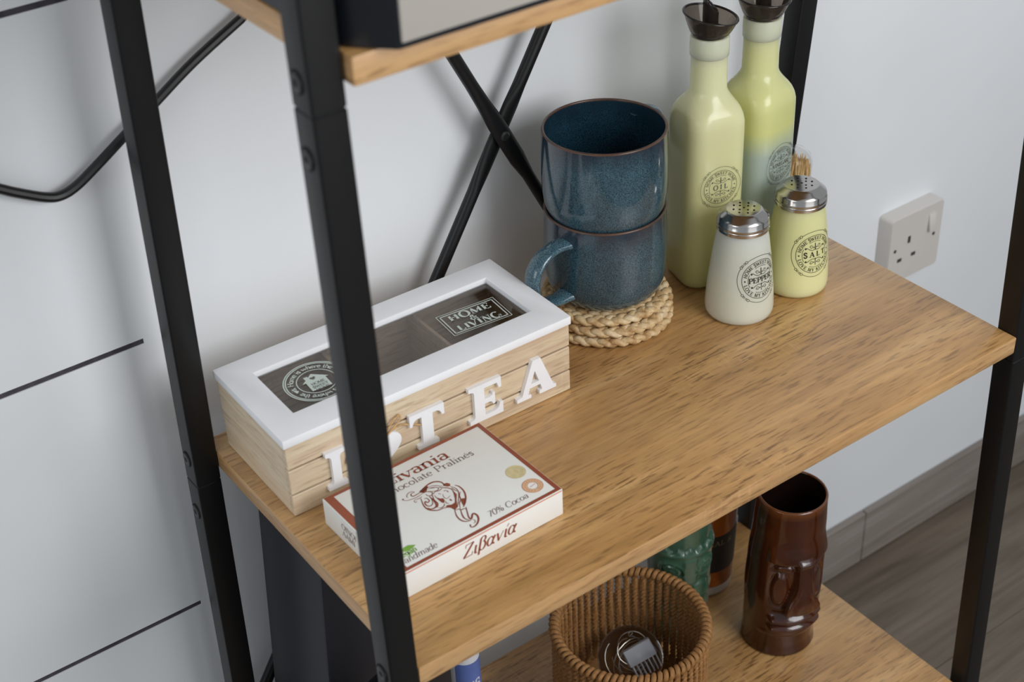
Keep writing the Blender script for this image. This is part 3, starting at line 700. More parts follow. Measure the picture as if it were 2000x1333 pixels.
A_ = [(0, 0), (.36, 0), (.36, .09), (.28, .11), (.33, .27), (.60, .27), (.64, .11), (.57, .09), (.57, 0), (1, 0), (1, .09), (.93, .12), (.62, 1), (.42, 1), (.13, .12), (0, .09)]
A2 = [(.36, .38), (.47, .70), (.57, .38)]
solid('letter', [lt(I_, .0288, .0452)], 'white_letter', tea)
solid('letter', [lt(T_, .1012, .1322)], 'white_letter', tea)
solid('letter', [lt(E_, .1548, .1862, .0122)], 'white_letter', tea)
solid('letter', [lt(A_, .1996, .2380, .0128), lt(A2, .1996, .2380, .0128)], 'white_letter', tea)
q = MB(); hp_ = []
for k in range(40):
    a = 2 * PI * k / 40
    hp_.append((.0722 + .0212 * math.sin(a) ** 3, .0262 + .0178 * (13 * math.cos(a) - 5 * math.cos(2 * a) - 2 * math.cos(3 * a) - math.cos(4 * a)) / 15))
n = len(hp_)
q.add([(x, -.0036, z) for x, z in hp_] + [(x, 0, z) for x, z in hp_], [tuple(range(n)), tuple(range(2 * n - 1, n - 1, -1))] + [(k, (k + 1) % n, n + (k + 1) % n, n + k) for k in range(n)])
q.obj('heart', 'white_letter', tea, smooth=50, bevel=.0005)
q = MB()
for path in ([(.0735, -.0045, .036), (.082, -.005, .041), (.090, -.0045, .0465), (.0945, -.003, .0485), (.094, -.002, .0515), (.088, -.003, .0495), (.079, -.0045, .041), (.0735, -.0045, .036)],
             [(.0735, -.0045, .036), (.064, -.005, .040), (.055, -.0045, .044), (.052, -.003, .041), (.055, -.003, .037), (.064, -.0045, .036), (.0735, -.0045, .036)],
             [(.0735, -.0048, .036), (.085, -.0045, .0425), (.0945, -.0028, .0425), (.104, -.002, .0375), (.1115, -.0022, .0335)],
             [(.0735, -.0048, .036), (.062, -.0045, .033), (.053, -.0025, .030), (.0475, -.0018, .0335), (.0465, -.0018, .028)]):
    P = []
    for i in range(len(path) - 1):
        for k in range(4): P.append(Vector(path[i]).lerp(Vector(path[i + 1]), k / 4))
    P.append(Vector(path[-1])); q.tube(P, .0008, 6)
q.lathe([(.0008, -.0016), (.002, 0), (.0008, .0016)], 10, (.0735, -.0048, .036))
q.obj('twine_bow', 'twine', tea, smooth=60)

# ================================================================== PRALINE BOX
BX, BY, BA, BW, BD, BH = 0.026, 0.0591, 0.0169, 0.1407, 0.1029, 0.0241
pb = thing('chocolate_box', 'flat white praline carton with copper border and brown lion print', 'box', (BX, BY, 0), BA)
q = MB(); q.box((0, 0, .0003), (BW, BD, BH)); q.obj('carton', 'card_white', pb, bevel=.0007)
q = MB(); zt = BH + .00012
def frame(q, x0, y0, x1, y1, w, z, mi=0):
    q.add([(x0, y0, z), (x1, y0, z), (x1, y1, z), (x0, y1, z), (x0 + w[0], y0 + w[1], z), (x1 - w[2], y0 + w[1], z), (x1 - w[2], y1 - w[3], z), (x0 + w[0], y1 - w[3], z)],
          [(0, 1, 5, 4), (1, 2, 6, 5), (2, 3, 7, 6), (3, 0, 4, 7)], mi)
frame(q, .0010, .0006, BW - .0006, BD - .0006, (.0068, .0030, .0036, .0030), zt)
q.add([(.001, -.0001, BH - .0016), (BW - .001, -.0001, BH - .0016), (BW - .001, -.0001, BH - .0006), (.001, -.0001, BH - .0006)], [(0, 1, 2, 3)], 1)
q.obj('printed_border', ['copper_print', 'orange_print'], pb, smooth=0)
tp = lambda x, y: (x, y, zt + .00005)
EMB = [('o',0.77,[(58.7,63.7),(63.1,65.1),(67.6,66.5),(72.2,66.7),(75.8,64.8),(77.4,62.0),(77.1,58.5)]),('o',1.4,[(59.2,63.3),(63.4,64.2),(66.9,64.9)]),('o',0.32,[(61.5,61.4),(57.4,60.5),(53.1,60.1),(49.3,60.8),(46.1,61.9),(44.7,64.3)]),('o',0.49,[(61.7,62.3),(58.1,62.8),(54.9,62.6),(52.4,62.8),(52.1,64.9),(53.7,66.1),(55.6,65.6)]),('o',0.32,[(49.1,63.8),(48.6,64.9),(50.3,67.1),(52.8,68.0),(55.0,67.4),(55.9,65.5)]),('o',0.28,[(52.1,58.5),(50.7,58.2),(49.8,56.7),(50.6,55.7),(51.7,56.6)]),('o',0.32,[(57.3,58.4),(54.6,57.8),(52.1,58.5)]),('o',0.35,[(65.1,62.8),(68.5,62.1),(70.7,60.8),(71.9,58.6),(70.3,57.0),(67.6,57.6),(63.7,60.8)]),('o',0.32,[(65.8,63.9),(69.6,63.7),(72.3,61.8),(74.3,59.5),(75.6,57.6)]),('o',0.32,[(66.6,62.5),(68.5,61.4),(69.9,60.2)]),('o',0.42,[(62.6,60.5),(64.4,59.3),(65.6,57.2),(63.2,54.9),(61.0,56.8),(61.1,58.9)]),('o',0.63,[(55.5,57.1),(53.8,52.7),(52.5,48.2),(52.8,43.7),(55.0,40.5),(58.3,38.4),(62.0,38.0),(64.2,36.9)]),('o',0.56,[(57.1,55.0),(58.9,54.8),(58.9,51.3),(56.9,50.2),(56.1,52.2),(54.6,50.3),(54.7,47.0),(57.0,45.9),(59.6,47.9),(61.3,52.2)]),('o',0.77,[(61.4,54.9),(61.5,49.9),(60.3,44.5),(58.2,42.3),(54.8,42.7),(53.2,45.5)]),('o',0.49,[(64.1,54.9),(62.1,50.1),(61.8,44.7),(59.0,41.3)]),('o',0.42,[(59.3,40.4),(61.5,39.2),(64.1,39.9),(65.5,41.6)]),('f',0.0,[(78.4,50.2),(78.3,44.4),(74.1,38.7),(70.8,32.9),(67.4,30.8),(67.0,32.2),(66.3,34.9),(63.7,37.4),(65.7,39.0),(68.9,37.3),(71.8,37.7),(74.4,41.3),(76.4,45.4)]),('f',0.0,[(65.2,54.7),(65.0,50.6),(66.3,48.0),(68.1,46.9),(67.5,44.1),(65.9,42.3),(64.7,43.3),(64.4,47.1),(64.5,51.7)]),('f',0.0,[(76.0,58.4),(77.5,60.0),(80.0,59.4),(81.2,57.0),(79.9,54.8),(77.9,55.7)]),('f',0.0,[(61.9,63.3),(66.3,64.6),(63.1,60.8),(60.8,60.5),(59.2,62.6)]),('o',0.49,[(72.8,59.3),(74.0,57.2),(76.8,54.8),(78.5,51.6),(78.1,48.2)]),('o',0.42,[(73.0,53.2),(74.7,53.1)]),('o',0.49,[(74.9,52.4),(75.0,50.1)]),('o',0.35,[(68.3,53.5),(69.5,51.7)]),('o',0.28,[(70.5,51.0),(69.2,47.8),(69.9,45.0),(73.8,46.1)]),('o',0.46,[(71.3,43.5),(71.5,41.0),(70.4,42.5)]),('o',0.35,[(67.6,43.3),(66.9,41.1),(68.2,39.4)]),('o',0.42,[(65.2,55.4),(67.9,56.7),(70.8,55.8),(73.5,56.5)]),('o',0.7,[(83.0,53.6),(84.6,50.1),(84.2,43.9),(81.7,38.1),(77.6,32.9),(73.7,29.8)]),('f',0.0,[(78.1,38.2),(80.6,36.8),(77.2,32.6),(74.6,31.1),(75.7,35.2)]),('o',0.42,[(79.5,54.3),(81.4,50.6),(80.8,46.0),(77.9,41.3),(74.4,37.0),(70.1,32.1)]),('o',0.35,[(79.5,52.9),(79.8,49.0),(80.5,46.9)]),('o',0.46,[(82.0,45.0),(78.9,41.8),(77.0,37.6),(74.1,35.1),(70.8,29.4)]),('o',0.63,[(67.4,31.5),(64.8,26.0),(64.0,21.1),(65.1,17.1),(67.6,15.2),(69.9,14.8)]),('o',0.6,[(70.6,28.9),(68.1,23.2),(67.3,19.1),(68.8,15.6)]),('o',0.84,[(75.2,28.6),(72.7,23.6),(70.4,18.6),(70.3,15.9),(71.8,16.7),(74.0,19.1),(75.6,19.1),(76.0,16.0),(74.5,12.4),(71.0,9.1),(67.5,7.9),(65.6,8.8),(66.0,10.6)]),('o',0.32,[(70.8,14.8),(71.8,13.2),(70.4,11.0),(69.2,11.4)]),('o',0.49,[(67.5,30.4),(69.9,30.1),(70.8,28.3),(73.3,28.0),(73.9,26.5)]),('f',0.0,[(66.2,11.8),(67.0,11.1),(66.2,9.7),(65.3,10.1)]),('f',0.0,[(44.7,65.3),(45.7,64.8),(45.1,63.6),(44.0,63.9)])]
q = MB()
for k, w_, pts in EMB:
    P = [(x / 1000, y / 1000) for x, y in pts]
    if k == 'f': poly_mesh(q, P, tp)
    else:
        P = smooth_line(P, 4); n = len(P)
        strips_mesh(q, [(P, [w_ / 1000 * (.72 + 1.05 * math.sin(PI * (i + .5) / n)) for i in range(n)])], tp)
q.obj('printed_emblem', 'brown_print', pb, smooth=0)
q = MB(); st, w_ = text_strips('Zivania', .0110, thick=.18, thin=.06, xs=1.30)
strips_mesh(q, [([(x + .0995 - w_, y + .0832 - .012 * x) for x, y in p], ws) for p, ws in st], tp); q.obj('printed_name', 'brown_print', pb, smooth=0)
for tx, sz, th, tn, xs_, sh, sf, x1, y1, sl, nm in (('Chocolate Pralin\u00e9s', .0068, .12, .055, 1.16, 0, .24, .1152, .0742, .012, 'printed_subtitle'), ('70% Cocoa', .0060, .11, .05, 1.0, .3, .1, .1165, .0087, .015, 'printed_cocoa_note'), ('handmade', .0062, .10, .05, .90, .3, .1, .0362, .0070, 0, 'printed_handmade_note')):
    st, w_ = text_strips(tx, sz, thick=th, thin=tn, xs=xs_, shear=sh, serif=sf); q = MB()
    strips_mesh(q, [([(x + x1 - w_, y + y1 - sl * x) for x, y in p], ws) for p, ws in st], tp); q.obj(nm, 'grey_print', pb, smooth=0)
q = MB(); poly_mesh(q, [(.0135, .0186), (.0165, .0215), (.0205, .0218), (.0250, .0187), (.0215, .0172), (.0170, .0168)], tp)
st, w_ = text_strips('vegan', .0054, .0080, .0132, thick=.18, thin=.12, xs=.9, shear=.15, serif=0); strips_mesh(q, st, tp)
q.obj('printed_leaf', 'green_print', pb, smooth=0)
for cy, mt, mt2 in ((.0371, 'gold_print', 'gold_print'), (.0167, 'seal_orange', 'orange_print')):
    q = MB(); n = 40
    rr = (.0076, .0038 if mt == 'seal_orange' else .0)
    cx = .1262
    if rr[1]:
        q.add([tp(cx + r_ * math.cos(2 * PI * k / n), cy + r_ * math.sin(2 * PI * k / n)) for r_ in rr for k in range(n)], [(k, (k + 1) % n, n + (k + 1) % n, n + k) for k in range(n)])
    else: q.add([tp(cx + rr[0] * math.cos(2 * PI * k / n), cy + rr[0] * math.sin(2 * PI * k / n)) for k in range(n)], [tuple(range(n))])
    up = lambda x, y: (x, y, zt + .00012)
    if mt == 'seal_orange':
        strips_mesh(q, [ring(cx, cy, .0076, .0005), ring(cx, cy, .0040, .0003)] + text_arc('IIIIIIIIIIIIIIII'.replace('I', 'o'), .0016, cx, cy, .0052, 90, 340, thick=.2, thin=.15, serif=0) + [([(cx - .0026, cy - .0003), (cx + .0026, cy + .0006)], [.0004, .0004])], up, 1)
    else:
        strips_mesh(q, [ring(cx, cy, .0066, .0003), ring(cx - .001, cy, .0022, .0005, 20, 40, 320), ring(cx + .0012, cy, .0018, .0005, 20, -140, 140)], up, 1)
    q.obj('printed_seal', [mt, 'grey_label' if mt == 'gold_print' and False else mt2 if mt != 'gold_print' else 'toothpick'], pb, smooth=0)
q = MB(); st, w_ = text_strips('\u0396\u03b9\u03b2\u03b1\u03bd\u03af\u03b1'.replace('\u0396', 'Z'), .0118, thick=.14, thin=.05, xs=.98, shear=.25, serif=.2)
strips_mesh(q, [([(x + .0505, y + .0082) for x, y in p], ws) for p, ws in st], lambda x, y: (x, -.00015, y)); q.obj('printed_name', 'brown_print', pb, smooth=0)
q = MB()
for s_, z_ in (('OINO\u03a0'.replace('\u03a0', 'I'), .0136), ('^AMI', .0070)):
    st, w_ = text_strips(s_, .0050, thick=.15, thin=.06, xs=1.05); strips_mesh(q, [([(x, y + z_) for x, y in p], ws) for p, ws in st], lambda x, y: (-.00015, .0775 - x, y))
q.obj('printed_words', 'grey_print', pb, smooth=0)

# ================================================================== COASTERS AND MUGS
MX, MY = 0.3603, 0.2512
def coaster(z, R_, dx, dy, rot, label):
    t0 = thing('woven_coaster', label, 'coaster', (MX + dx, MY + dy, z), rot, 'seagrass coasters under the mugs')
    for i in range(5):
        rr = R_ - .0068 - i * .0106
        if rr < .004: continue
        q = MB(); per = max(3, round(2 * PI * rr / .031)); N = per * (18 if i < 2 else 10)
        for k in range(3):
            pts = []; rad = []
            for j in range(N):
                a = 2 * PI * j / N; ph = 2 * PI * per * j / N + 2 * PI * k / 3
                lat = .0034 * math.sin(ph); ver = .0013 * math.sin(2 * ph)
                wv = .0006 * math.sin(3 * a + i)
                pts.append(((rr + lat + wv) * math.cos(a), (rr + lat + wv) * math.sin(a), .0043 + ver))
                g = 1 + .18 * math.cos(2 * ph) + .08 * math.sin(j * 1.7 + k)
                rad.append((.0037 * g, .0029))
            q.tube(pts, rad, 7, closed=True, up=(0, 0, 1))
        q.obj('braid', 'seagrass', t0, smooth=60)
    return t0
coaster(.0004, .0600, -.001, -.001, .3, 'braided seagrass coaster lying on the shelf, bottom of the stack')
coaster(.0090, .0592, .001, .000, 1.7, 'braided seagrass coaster in the middle of the stack of three')
coaster(.0176, .0560, .000, .001, 2.9, 'braided seagrass coaster on top of the stack, under the lower blue mug')
MH = .0814
outer = [(.0365, 0), (.0400, .0007), (.0432, .0026), (.0462, .0054), (.0484, .0085), (.0500, .012), (.0513, .0175), (.0523, .027), (.0527, .041), (.0524, .058), (.0519, .072), (.0515, .0805)]
inner = [(.0510, MH), (.0496, MH - .0002), (.0490, MH - .002), (.0494, .070), (.0499, .057), (.0500, .041), (.0496, .028), (.0480, .018), (.0440, .011), (.0380, .008), (.0200, .0072)]
def make_mug(label, loc, rz, reach=1.0):
    t0 = thing('stoneware_mug', label, 'mug', loc, rz, 'stacked blue mugs')
    q = MB(); q.lathe(outer, 72, cap=False); n0 = len(q.f)
    q.lathe([outer[-1]] + inner, 72, cap=False, mi=1)
    n = 72
    q.add([(.0365 * math.cos(2 * PI * k / n), .0365 * math.sin(2 * PI * k / n), 0) for k in range(n)], [tuple(range(n - 1, -1, -1))])
    q.add([(.02 * math.cos(2 * PI * k / n), .02 * math.sin(2 * PI * k / n), .0072) for k in range(n)], [tuple(range(n))], 1)
    q.obj('cup', ['glaze', 'glaze_in'], t0, smooth=50)
    q = MB(); q.tube([(.0504 * math.cos(2 * PI * k / 72), .0504 * math.sin(2 * PI * k / 72), MH - .0004) for k in range(72)], [(.00135, .0012)] * 72, 8, closed=True, up=(0, 0, 1))
    q.obj('rim', 'rim_brown', t0, smooth=60)
    pts = smooth_line([(.0500, .0660), (.0625, .0676), (.0762, .0656), (.0868, .0578), (.0905, .0470), (.0884, .0342), (.0788, .0230), (.0648, .0170), (.0495, .0160)], 5)
    pts = [(.05 + (x - .05) * reach, z) for x, z in pts]; N = len(pts); rad = []
    for i in range(N):
        e = min(i, N - 1 - i); rad.append((.0080 + .0022 * math.exp(-e / 2.5), .0040 + .0012 * math.exp(-e / 2.5)))
    ups = []
    for i in range(N):
        a = pts[max(i - 1, 0)]; b = pts[min(i + 1, N - 1)]; ups.append(Vector((-(b[1] - a[1]), 0, b[0] - a[0])))
    q = MB(); q.tube([(x, 0, z) for x, z in pts], rad, 14, up=ups); q.obj('handle', 'glaze_handle', t0, smooth=60)
    return t0
make_mug('speckled blue stoneware mug under the other, its handle toward the tea box', (MX, MY, .0262), math.radians(190))
make_mug('speckled blue stoneware mug nested on top of the other mug', (MX, MY, .0984), math.radians(21), .93)

# ================================================================== OIL AND VINEGAR BOTTLES, SHAKERS
def badge(word, R_, wsize, scale_x=1.0):
    """round kitchen label: rings, circular motto, flourishes, centre word"""
    k = R_
    st = [ring(0, 0, .82 * k, .022 * k, 72), ring(0, 0, .57 * k, .020 * k, 40, 152, 208), ring(0, 0, .57 * k, .020 * k, 40, -28, 28), ring(0, 0, .57 * k, .018 * k, 30, 62, 118), ring(0, 0, .57 * k, .018 * k, 30, 242, 298)]
    for a in (45, 135, 225, 315):
        st.append(ring(0, 0, k, .020 * k, 26, a + 12, a + 78))
        for d in (-9, -3.5, 3.5, 9):
            x, y = k * math.cos(math.radians(a + d)), k * math.sin(math.radians(a + d))
            st.append(ring(x * 1.01, y * 1.01, (.050 if abs(d) > 5 else .038) * k, .020 * k, 12))
    st += text_arc('HOME SWEET HOME', .150 * k, 0, 0, .625 * k, 90, 156, xs=.80, thick=.20, thin=.09, serif=.24)
    st += text_arc('LOVE MY KITCHEN', .150 * k, 0, 0, .625 * k, 270, 156, inside=True, xs=.80, thick=.20, thin=.09, serif=.24)
    st += [disc(-.70 * k, 0, .035 * k), disc(.70 * k, 0, .035 * k)]
    st += text_center(word, wsize * k, 0, -wsize * k / 2, thick=.24, thin=.10, serif=.32, track=.42 if len(word) < 5 else .0, xs=scale_x)
    for s in (1, -1):
        y0 = .33 * k * s
        st.append(([(0, y0 + .16 * k), (0, y0 - .10 * k * s)], [.04 * k, .05 * k]))
        st.append(([(0, y0 - .15 * k), (0, y0 + .13 * k)], [.03 * k, .03 * k]))
        for h_ in (1, -1):
            st.append(disc(h_ * .07 * k, y0 - .02 * k, .03 * k))
            P = [(h_ * (.06 + .12 + .075 * math.cos(a) * (1 - a / 14)) * k, y0 + s * (.01 * k + .085 * k * math.sin(a) * (1 - a / 14))) for a in [j * .5 for j in range(17)]]
            st.append((P, [.018 * k] * len(P)))
            P = smooth_line([(h_ * .02 * k, y0 - s * .11 * k), (h_ * .14 * k, y0 - s * .14 * k), (h_ * .28 * k, y0 - s * .08 * k), (h_ * .36 * k, y0 - s * .02 * k), (h_ * .42 * k, y0 - s * .05 * k)], 4)
            st.append((P, [.024 * k] * len(P))); st.append(disc(h_ * .42 * k, y0 - s * .04 * k, .045 * k))
    return st
def subdiv(st, step):
    out = []
    for pts, ws in st:
        P = [pts[0]]; Wd = [ws[0]]
        for (a, b, wa, wb_) in zip(pts, pts[1:], ws, ws[1:]):
            n = max(1, int(math.hypot(b[0] - a[0], b[1] - a[1]) / step))
            for k in range(1, n + 1):
                P.append((a[0] + (b[0] - a[0]) * k / n, a[1] + (b[1] - a[1]) * k / n)); Wd.append(wa + (wb_ - wa) * k / n)
        out.append((P, Wd))
    return out

BWD = .0552
def make_bottle(label, loc, rz, glass, word, wsize, lx, tilt_dir, tilt, inkmat, zc):
    t0 = thing('pouring_bottle', label, 'bottle', loc, rz, 'oil and vinegar bottles')
    prof = [(0, .0235, .012), (.0008, .0255, .0140), (.0035, .0272, .0155), (.008, BWD / 2, .0155)]
    for z in (.03, .06, .09, .12, .148): prof.append((z, BWD / 2, .0155))
    SG = [(0, 1), (.15, .985), (.30, .92), (.44, .80), (.55, .645), (.65, .46), (.78, .235), (.90, .075), (1, 0)]
    for k in range(1, 21):
        s = k / 20; z = .151 + .033 * s
        for (s0, g0), (s1, g1) in zip(SG, SG[1:]):
            if s <= s1 + 1e-9: g = g0 + (g1 - g0) * (s - s0) / (s1 - s0); break
        hh = .0158 + (BWD / 2 - .0158) * g
        prof.append((z, hh, hh * (.5616 + .4384 * min(1, 1.12 * (1 - g)))))
    prof += [(.195, .0156, .0156), (.2126, .0154, .0154)]
    q = MB(); vs = []; fs = []; n = 0
    for z, hh, rc in prof:
        o_ = rect_round(2 * hh, 2 * hh, rc * .9999, 9); n = len(o_); vs += [(x, y, z) for x, y in o_]
    for i in range(len(prof) - 1):
        for k in range(n):
            k2 = (k + 1) % n; fs.append((i * n + k, i * n + k2, (i + 1) * n + k2, (i + 1) * n + k))
    fs += [tuple(range(n - 1, -1, -1)), tuple(range((len(prof) - 1) * n, len(prof) * n))]
    q.add(vs, fs); q.obj('bottle_body', glass, t0, smooth=50)
    q = MB(); q.lathe([(.0155, .2126), (.0164, .2134), (.0166, .220), (.0165, .2285), (.0160, .2299), (.0150, .2301)], 48); q.obj('collar', 'collar_glass', t0, smooth=50)
    # slanted drip bowl of the pourer, hollow
    q = MB(); n = 48; rows_ = []
    def rz_(a): return .2470 + tilt * math.cos(a - tilt_dir)
    for s in (0, .25, .5, .75, 1.0):
        rows_.append([((.0150 + (.0228 - .0150) * s ** .8) , s, 0)] )
    vs = []; fs = []
    ss = (0, .2, .4, .6, .8, 1.0)
    for s in ss:
        for k in range(n):
            a = 2 * PI * k / n; r_ = .0148 + .0078 * s ** .75; vs.append((r_ * math.cos(a), r_ * math.sin(a), .2303 + (rz_(a) - .2303) * s))
    for s in reversed(ss):
        for k in range(n):
            a = 2 * PI * k / n; r_ = .0148 + .0078 * s ** .75 - .0015; vs.append((r_ * math.cos(a), r_ * math.sin(a), .2322 + (rz_(a) - .2322) * s))
    nr = 2 * len(ss)
    for i in range(nr - 1):
        for k in range(n):
            k2 = (k + 1) % n; fs.append((i * n + k, i * n + k2, (i + 1) * n + k2, (i + 1) * n + k))
    fs += [tuple(range(n - 1, -1, -1)), tuple(range((nr - 1) * n, nr * n))]
    q.add(vs, fs); po = q.obj('pourer', 'smoke_plastic', t0, smooth=50)
    q = MB(); q.tube([(.0224 * math.cos(2 * PI * k / 48), .0224 * math.sin(2 * PI * k / 48), rz_(2 * PI * k / 48)) for k in range(48)], .0010, 8, closed=True)
    q.obj('pourer_rim', 'smoke_dark', po, smooth=60)
    q = MB(); q.lathe([(.0147, .2322), (.0152, .2332), (.0150, .2338), (.006, .2345)], 40); q.obj('pourer_base', 'smoke_dark', po, smooth=50)
    q = MB(); n = 28; vs = []; ad = tilt_dir
    def tz(a): return .2565 + .0072 * math.cos(a - ad)
    for z in (.2335, None): vs += [(.0066 * math.cos(2 * PI * k / n), .0066 * math.sin(2 * PI * k / n), z if z else tz(2 * PI * k / n)) for k in range(n)]
    vs += [(.0048 * math.cos(2 * PI * k / n), .0048 * math.sin(2 * PI * k / n), tz(2 * PI * k / n) - .0003) for k in range(n)]
    vs += [(.0046 * math.cos(2 * PI * k / n), .0046 * math.sin(2 * PI * k / n), tz(2 * PI * k / n) - .004) for k in range(n)]
    fs = [(i * n + k, i * n + (k + 1) % n, (i + 1) * n + (k + 1) % n, (i + 1) * n + k) for i in range(3) for k in range(n)] + [tuple(range(n - 1, -1, -1)), tuple(range(3 * n, 4 * n))]
    q.add(vs, fs); q.obj('spout', 'smoke_dark', po, smooth=40)
    q = MB(); strips_mesh(q, badge(word, .0192, wsize), lambda x, y: (lx + x, -BWD / 2 - .00015, zc + y)); q.obj('printed_label', inkmat, t0, smooth=0)
    return t0
make_bottle('square milky yellow OIL bottle with smoked pourer, standing right behind the blue mugs', (.468, .246, .0002), -.24, 'oil_glass', 'OIL', .24, .000, math.radians(158), .0042, 'grey_label', .1010)
make_bottle('square VINEGAR bottle, yellow above and grey below, standing behind the salt shaker', (.5268, .2452, .0002), .13, 'vinegar_glass', 'VINEGAR', .19, .001, math.radians(120), .002, 'grey_label', .1000)

SPROF = [(.0255, 0), (.0280, .0010), (.0294, .0035), (.0298, .0075), (.0295, .014), (.0286, .027), (.0268, .044), (.0247, .061), (.0226, .075), (.0213, .081), (.0207, .0840)]
def sr(z):
    for (ra, za), (rb, zb_) in zip(SPROF, SPROF[1:]):
        if z <= zb_: return ra + (rb - ra) * (z - za) / (zb_ - za)
    return SPROF[-1][0]
def make_shaker(label, loc, glass, word, wsize, ac, zc, slim=1.0):
    t0 = thing('shaker', label, 'shaker', loc, 0, 'salt and pepper shakers')
    q = MB(); q.lathe([(r_ * (slim + (1 - slim) * z / .084), z) for r_, z in SPROF], 64); q.obj('glass_body', glass, t0, smooth=50)
    q = MB(); q.lathe([(.0218, .0832), (.0225, .0838), (.0226, .0864), (.0220, .0870), (.0220, .0876), (.0225, .0882), (.0225, .0900), (.0219, .0908), (.0219, .0940), (.0213, .0952), (.0198, .0966), (.0166, .0994), (.0152, .1006), (.0140, .1010), (.0001, .1012)], 56, cap=False)
    cp = q.obj('steel_cap', 'steel', t0, smooth=45)
    q = MB()
    hs = [(0, 0)] + [(.0048 * math.cos(a), .0048 * math.sin(a)) for a in [PI / 2 * k for k in range(4)]] + [(.0092 * math.cos(a), .0092 * math.sin(a)) for a in [PI / 4 * k + .39 for k in range(8)]]
    for x, y in hs: q.lathe([(.0009, .1009), (.0009, .10135)], 10, (x, y, 0))
    q.obj('shake_holes', 'black_hole', cp, smooth=0)
    def fn(x, y):
        z = zc + y; r_ = sr(z) * (slim + (1 - slim) * z / .084) + .0002; a = ac + x / r_; return (r_ * math.cos(a), r_ * math.sin(a), z)
    q = MB(); strips_mesh(q, subdiv(badge(word, .0216, wsize), .0012), fn); q.obj('printed_label', 'black_print', t0, smooth=0)
    return t0
make_shaker('grey white glass shaker printed PEPPER with steel cap, left of the salt', (.4518, .1800, .0002), 'pepper_glass', 'PEPPER', .23, math.radians(-94), .0445)
make_shaker('pale yellow glass shaker printed SALT with steel cap, right of the pepper', (.5187, .1793, .0002), 'salt_glass', 'SALT', .23, math.radians(-100), .0440, .965)

# toothpick dispenser behind the salt
td = thing('toothpick_dispenser', 'small clear domed dispenser full of toothpicks behind the salt shaker', 'dispenser', (.5850, .2560, .0002))
ZD = .008
q = MB(); q.lathe([(.0195, .005), (.0195, .058 + ZD), (.0190, .063 + ZD), (.0170, .0685 + ZD), (.0130, .0722 + ZD), (.0075, .0742 + ZD), (.0005, .0748 + ZD), (.0005, .0736 + ZD), (.0072, .0729 + ZD), (.0125, .0708 + ZD), (.0160, .0676 + ZD), (.0178, .0625 + ZD), (.0183, .058 + ZD), (.0183, .005)], 40, cap=False)
q.obj('dome', 'clear_dome', td, smooth=50)
q = MB(); q.lathe([(.0205, 0), (.0205, .005), (.0182, .0054)], 40); q.obj('dispenser_base', 'tube_white', td, smooth=40)
q = MB(); rnd = random.Random(3)
for k in range(230):
    r_ = .0172 * math.sqrt(rnd.random()); a = rnd.random() * 2 * PI; tl = rnd.uniform(-.0012, .0012); h_ = rnd.uniform(.0680, .0735) - r_ * .10
    x, y = r_ * math.cos(a), r_ * math.sin(a)
    q.tube([(x, y, .0056), (x + tl * .8, y + tl, h_ - .006), (x + tl, y + tl, h_)], [.0009, .0009, .0002], 5)
s_ = q.obj('toothpicks', 'toothpick', td, smooth=60); s_['kind'] = 'stuff'

# ================================================================== LOWER SHELF
ZL = -0.418 + .0003
bk = thing('storage_box', 'tall tapered black box standing at the left rear of the lower shelf', 'box', (0, 0, ZL))
q = MB(); a = [(.009, .198), (.170, .198), (.170, .309), (.009, .309)]; b_ = [(.0335, .201), (.158, .201), (.158, .306), (.0335, .306)]
q.add([(x, y, 0) for x, y in a] + [(x, y, .372) for x, y in b_], [(0, 3, 2, 1), (4, 5, 6, 7), (0, 1, 5, 4), (1, 2, 6, 5), (2, 3, 7, 6), (3, 0, 4, 7)])
q.obj('box_body', 'black_box', bk, bevel=.003)
q = MB(); a = [(.0325, .2005), (.159, .2005), (.159, .3065), (.0325, .3065)]
q.prism(a, .3722, .384); q.obj('box_lid', 'black_box', bk, bevel=.002)
jar = thing('dark_bottle', 'round shouldered smoky black bottle behind the front left post, lower shelf', 'bottle', (.0455, .130, ZL))
q = MB(); q.lathe([(.022, 0), (.0255, .003), (.0265, .01)] + [(.0265, .24)] + [(.0265 * math.cos(a), .24 + .0265 * math.sin(a)) for a in [k * PI / 24 for k in range(1, 12)]], 48)
q.obj('bottle_body', 'dark_glass', jar, smooth=50)
q = MB(); q.lathe([(.0070, .2655), (.0070, .2760), (.006, .2768)], 24); q.obj('cap', 'black_bolt', jar)
tb = thing('spray_tube', 'slim white tube with a blue label on the lower shelf', 'tube', (.1255, .150, ZL))
q = MB(); q.lathe([(.0115, 0), (.0125, .0012), (.0125, .232), (.0118, .236), (.006, .240)], 36); q.obj('tube_body', 'tube_white', tb, smooth=40)
q = MB(); q.lathe([(.0062, .240), (.0062, .258), (.005, .260)], 24); q.obj('cap', 'tube_white', tb)
q = MB(); n = 24; vs = []
for z in (.03, .226):
    for k in range(n + 1):
        a_ = math.radians(-165 + 150 * k / n); vs.append((.01262 * math.cos(a_), .01262 * math.sin(a_), z))
q.add(vs, [(k, k + 1, n + 2 + k, n + 1 + k) for k in range(n)]); lb = q.obj('tube_label', 'tube_blue', tb, smooth=60)
def wrap(x, y): a_ = math.radians(-62) + x / .0127; return (.01275 * math.cos(a_), .01275 * math.sin(a_), .196 + y)
st = [([(-y, x) for x, y in p], w_) for p, w_ in text_strips('S5', .0075, thick=.2, thin=.12, serif=0)[0]]
q = MB(); strips_mesh(q, subdiv(st, .001), wrap); q.obj('printed_digits', 'tube_white', lb, smooth=0)

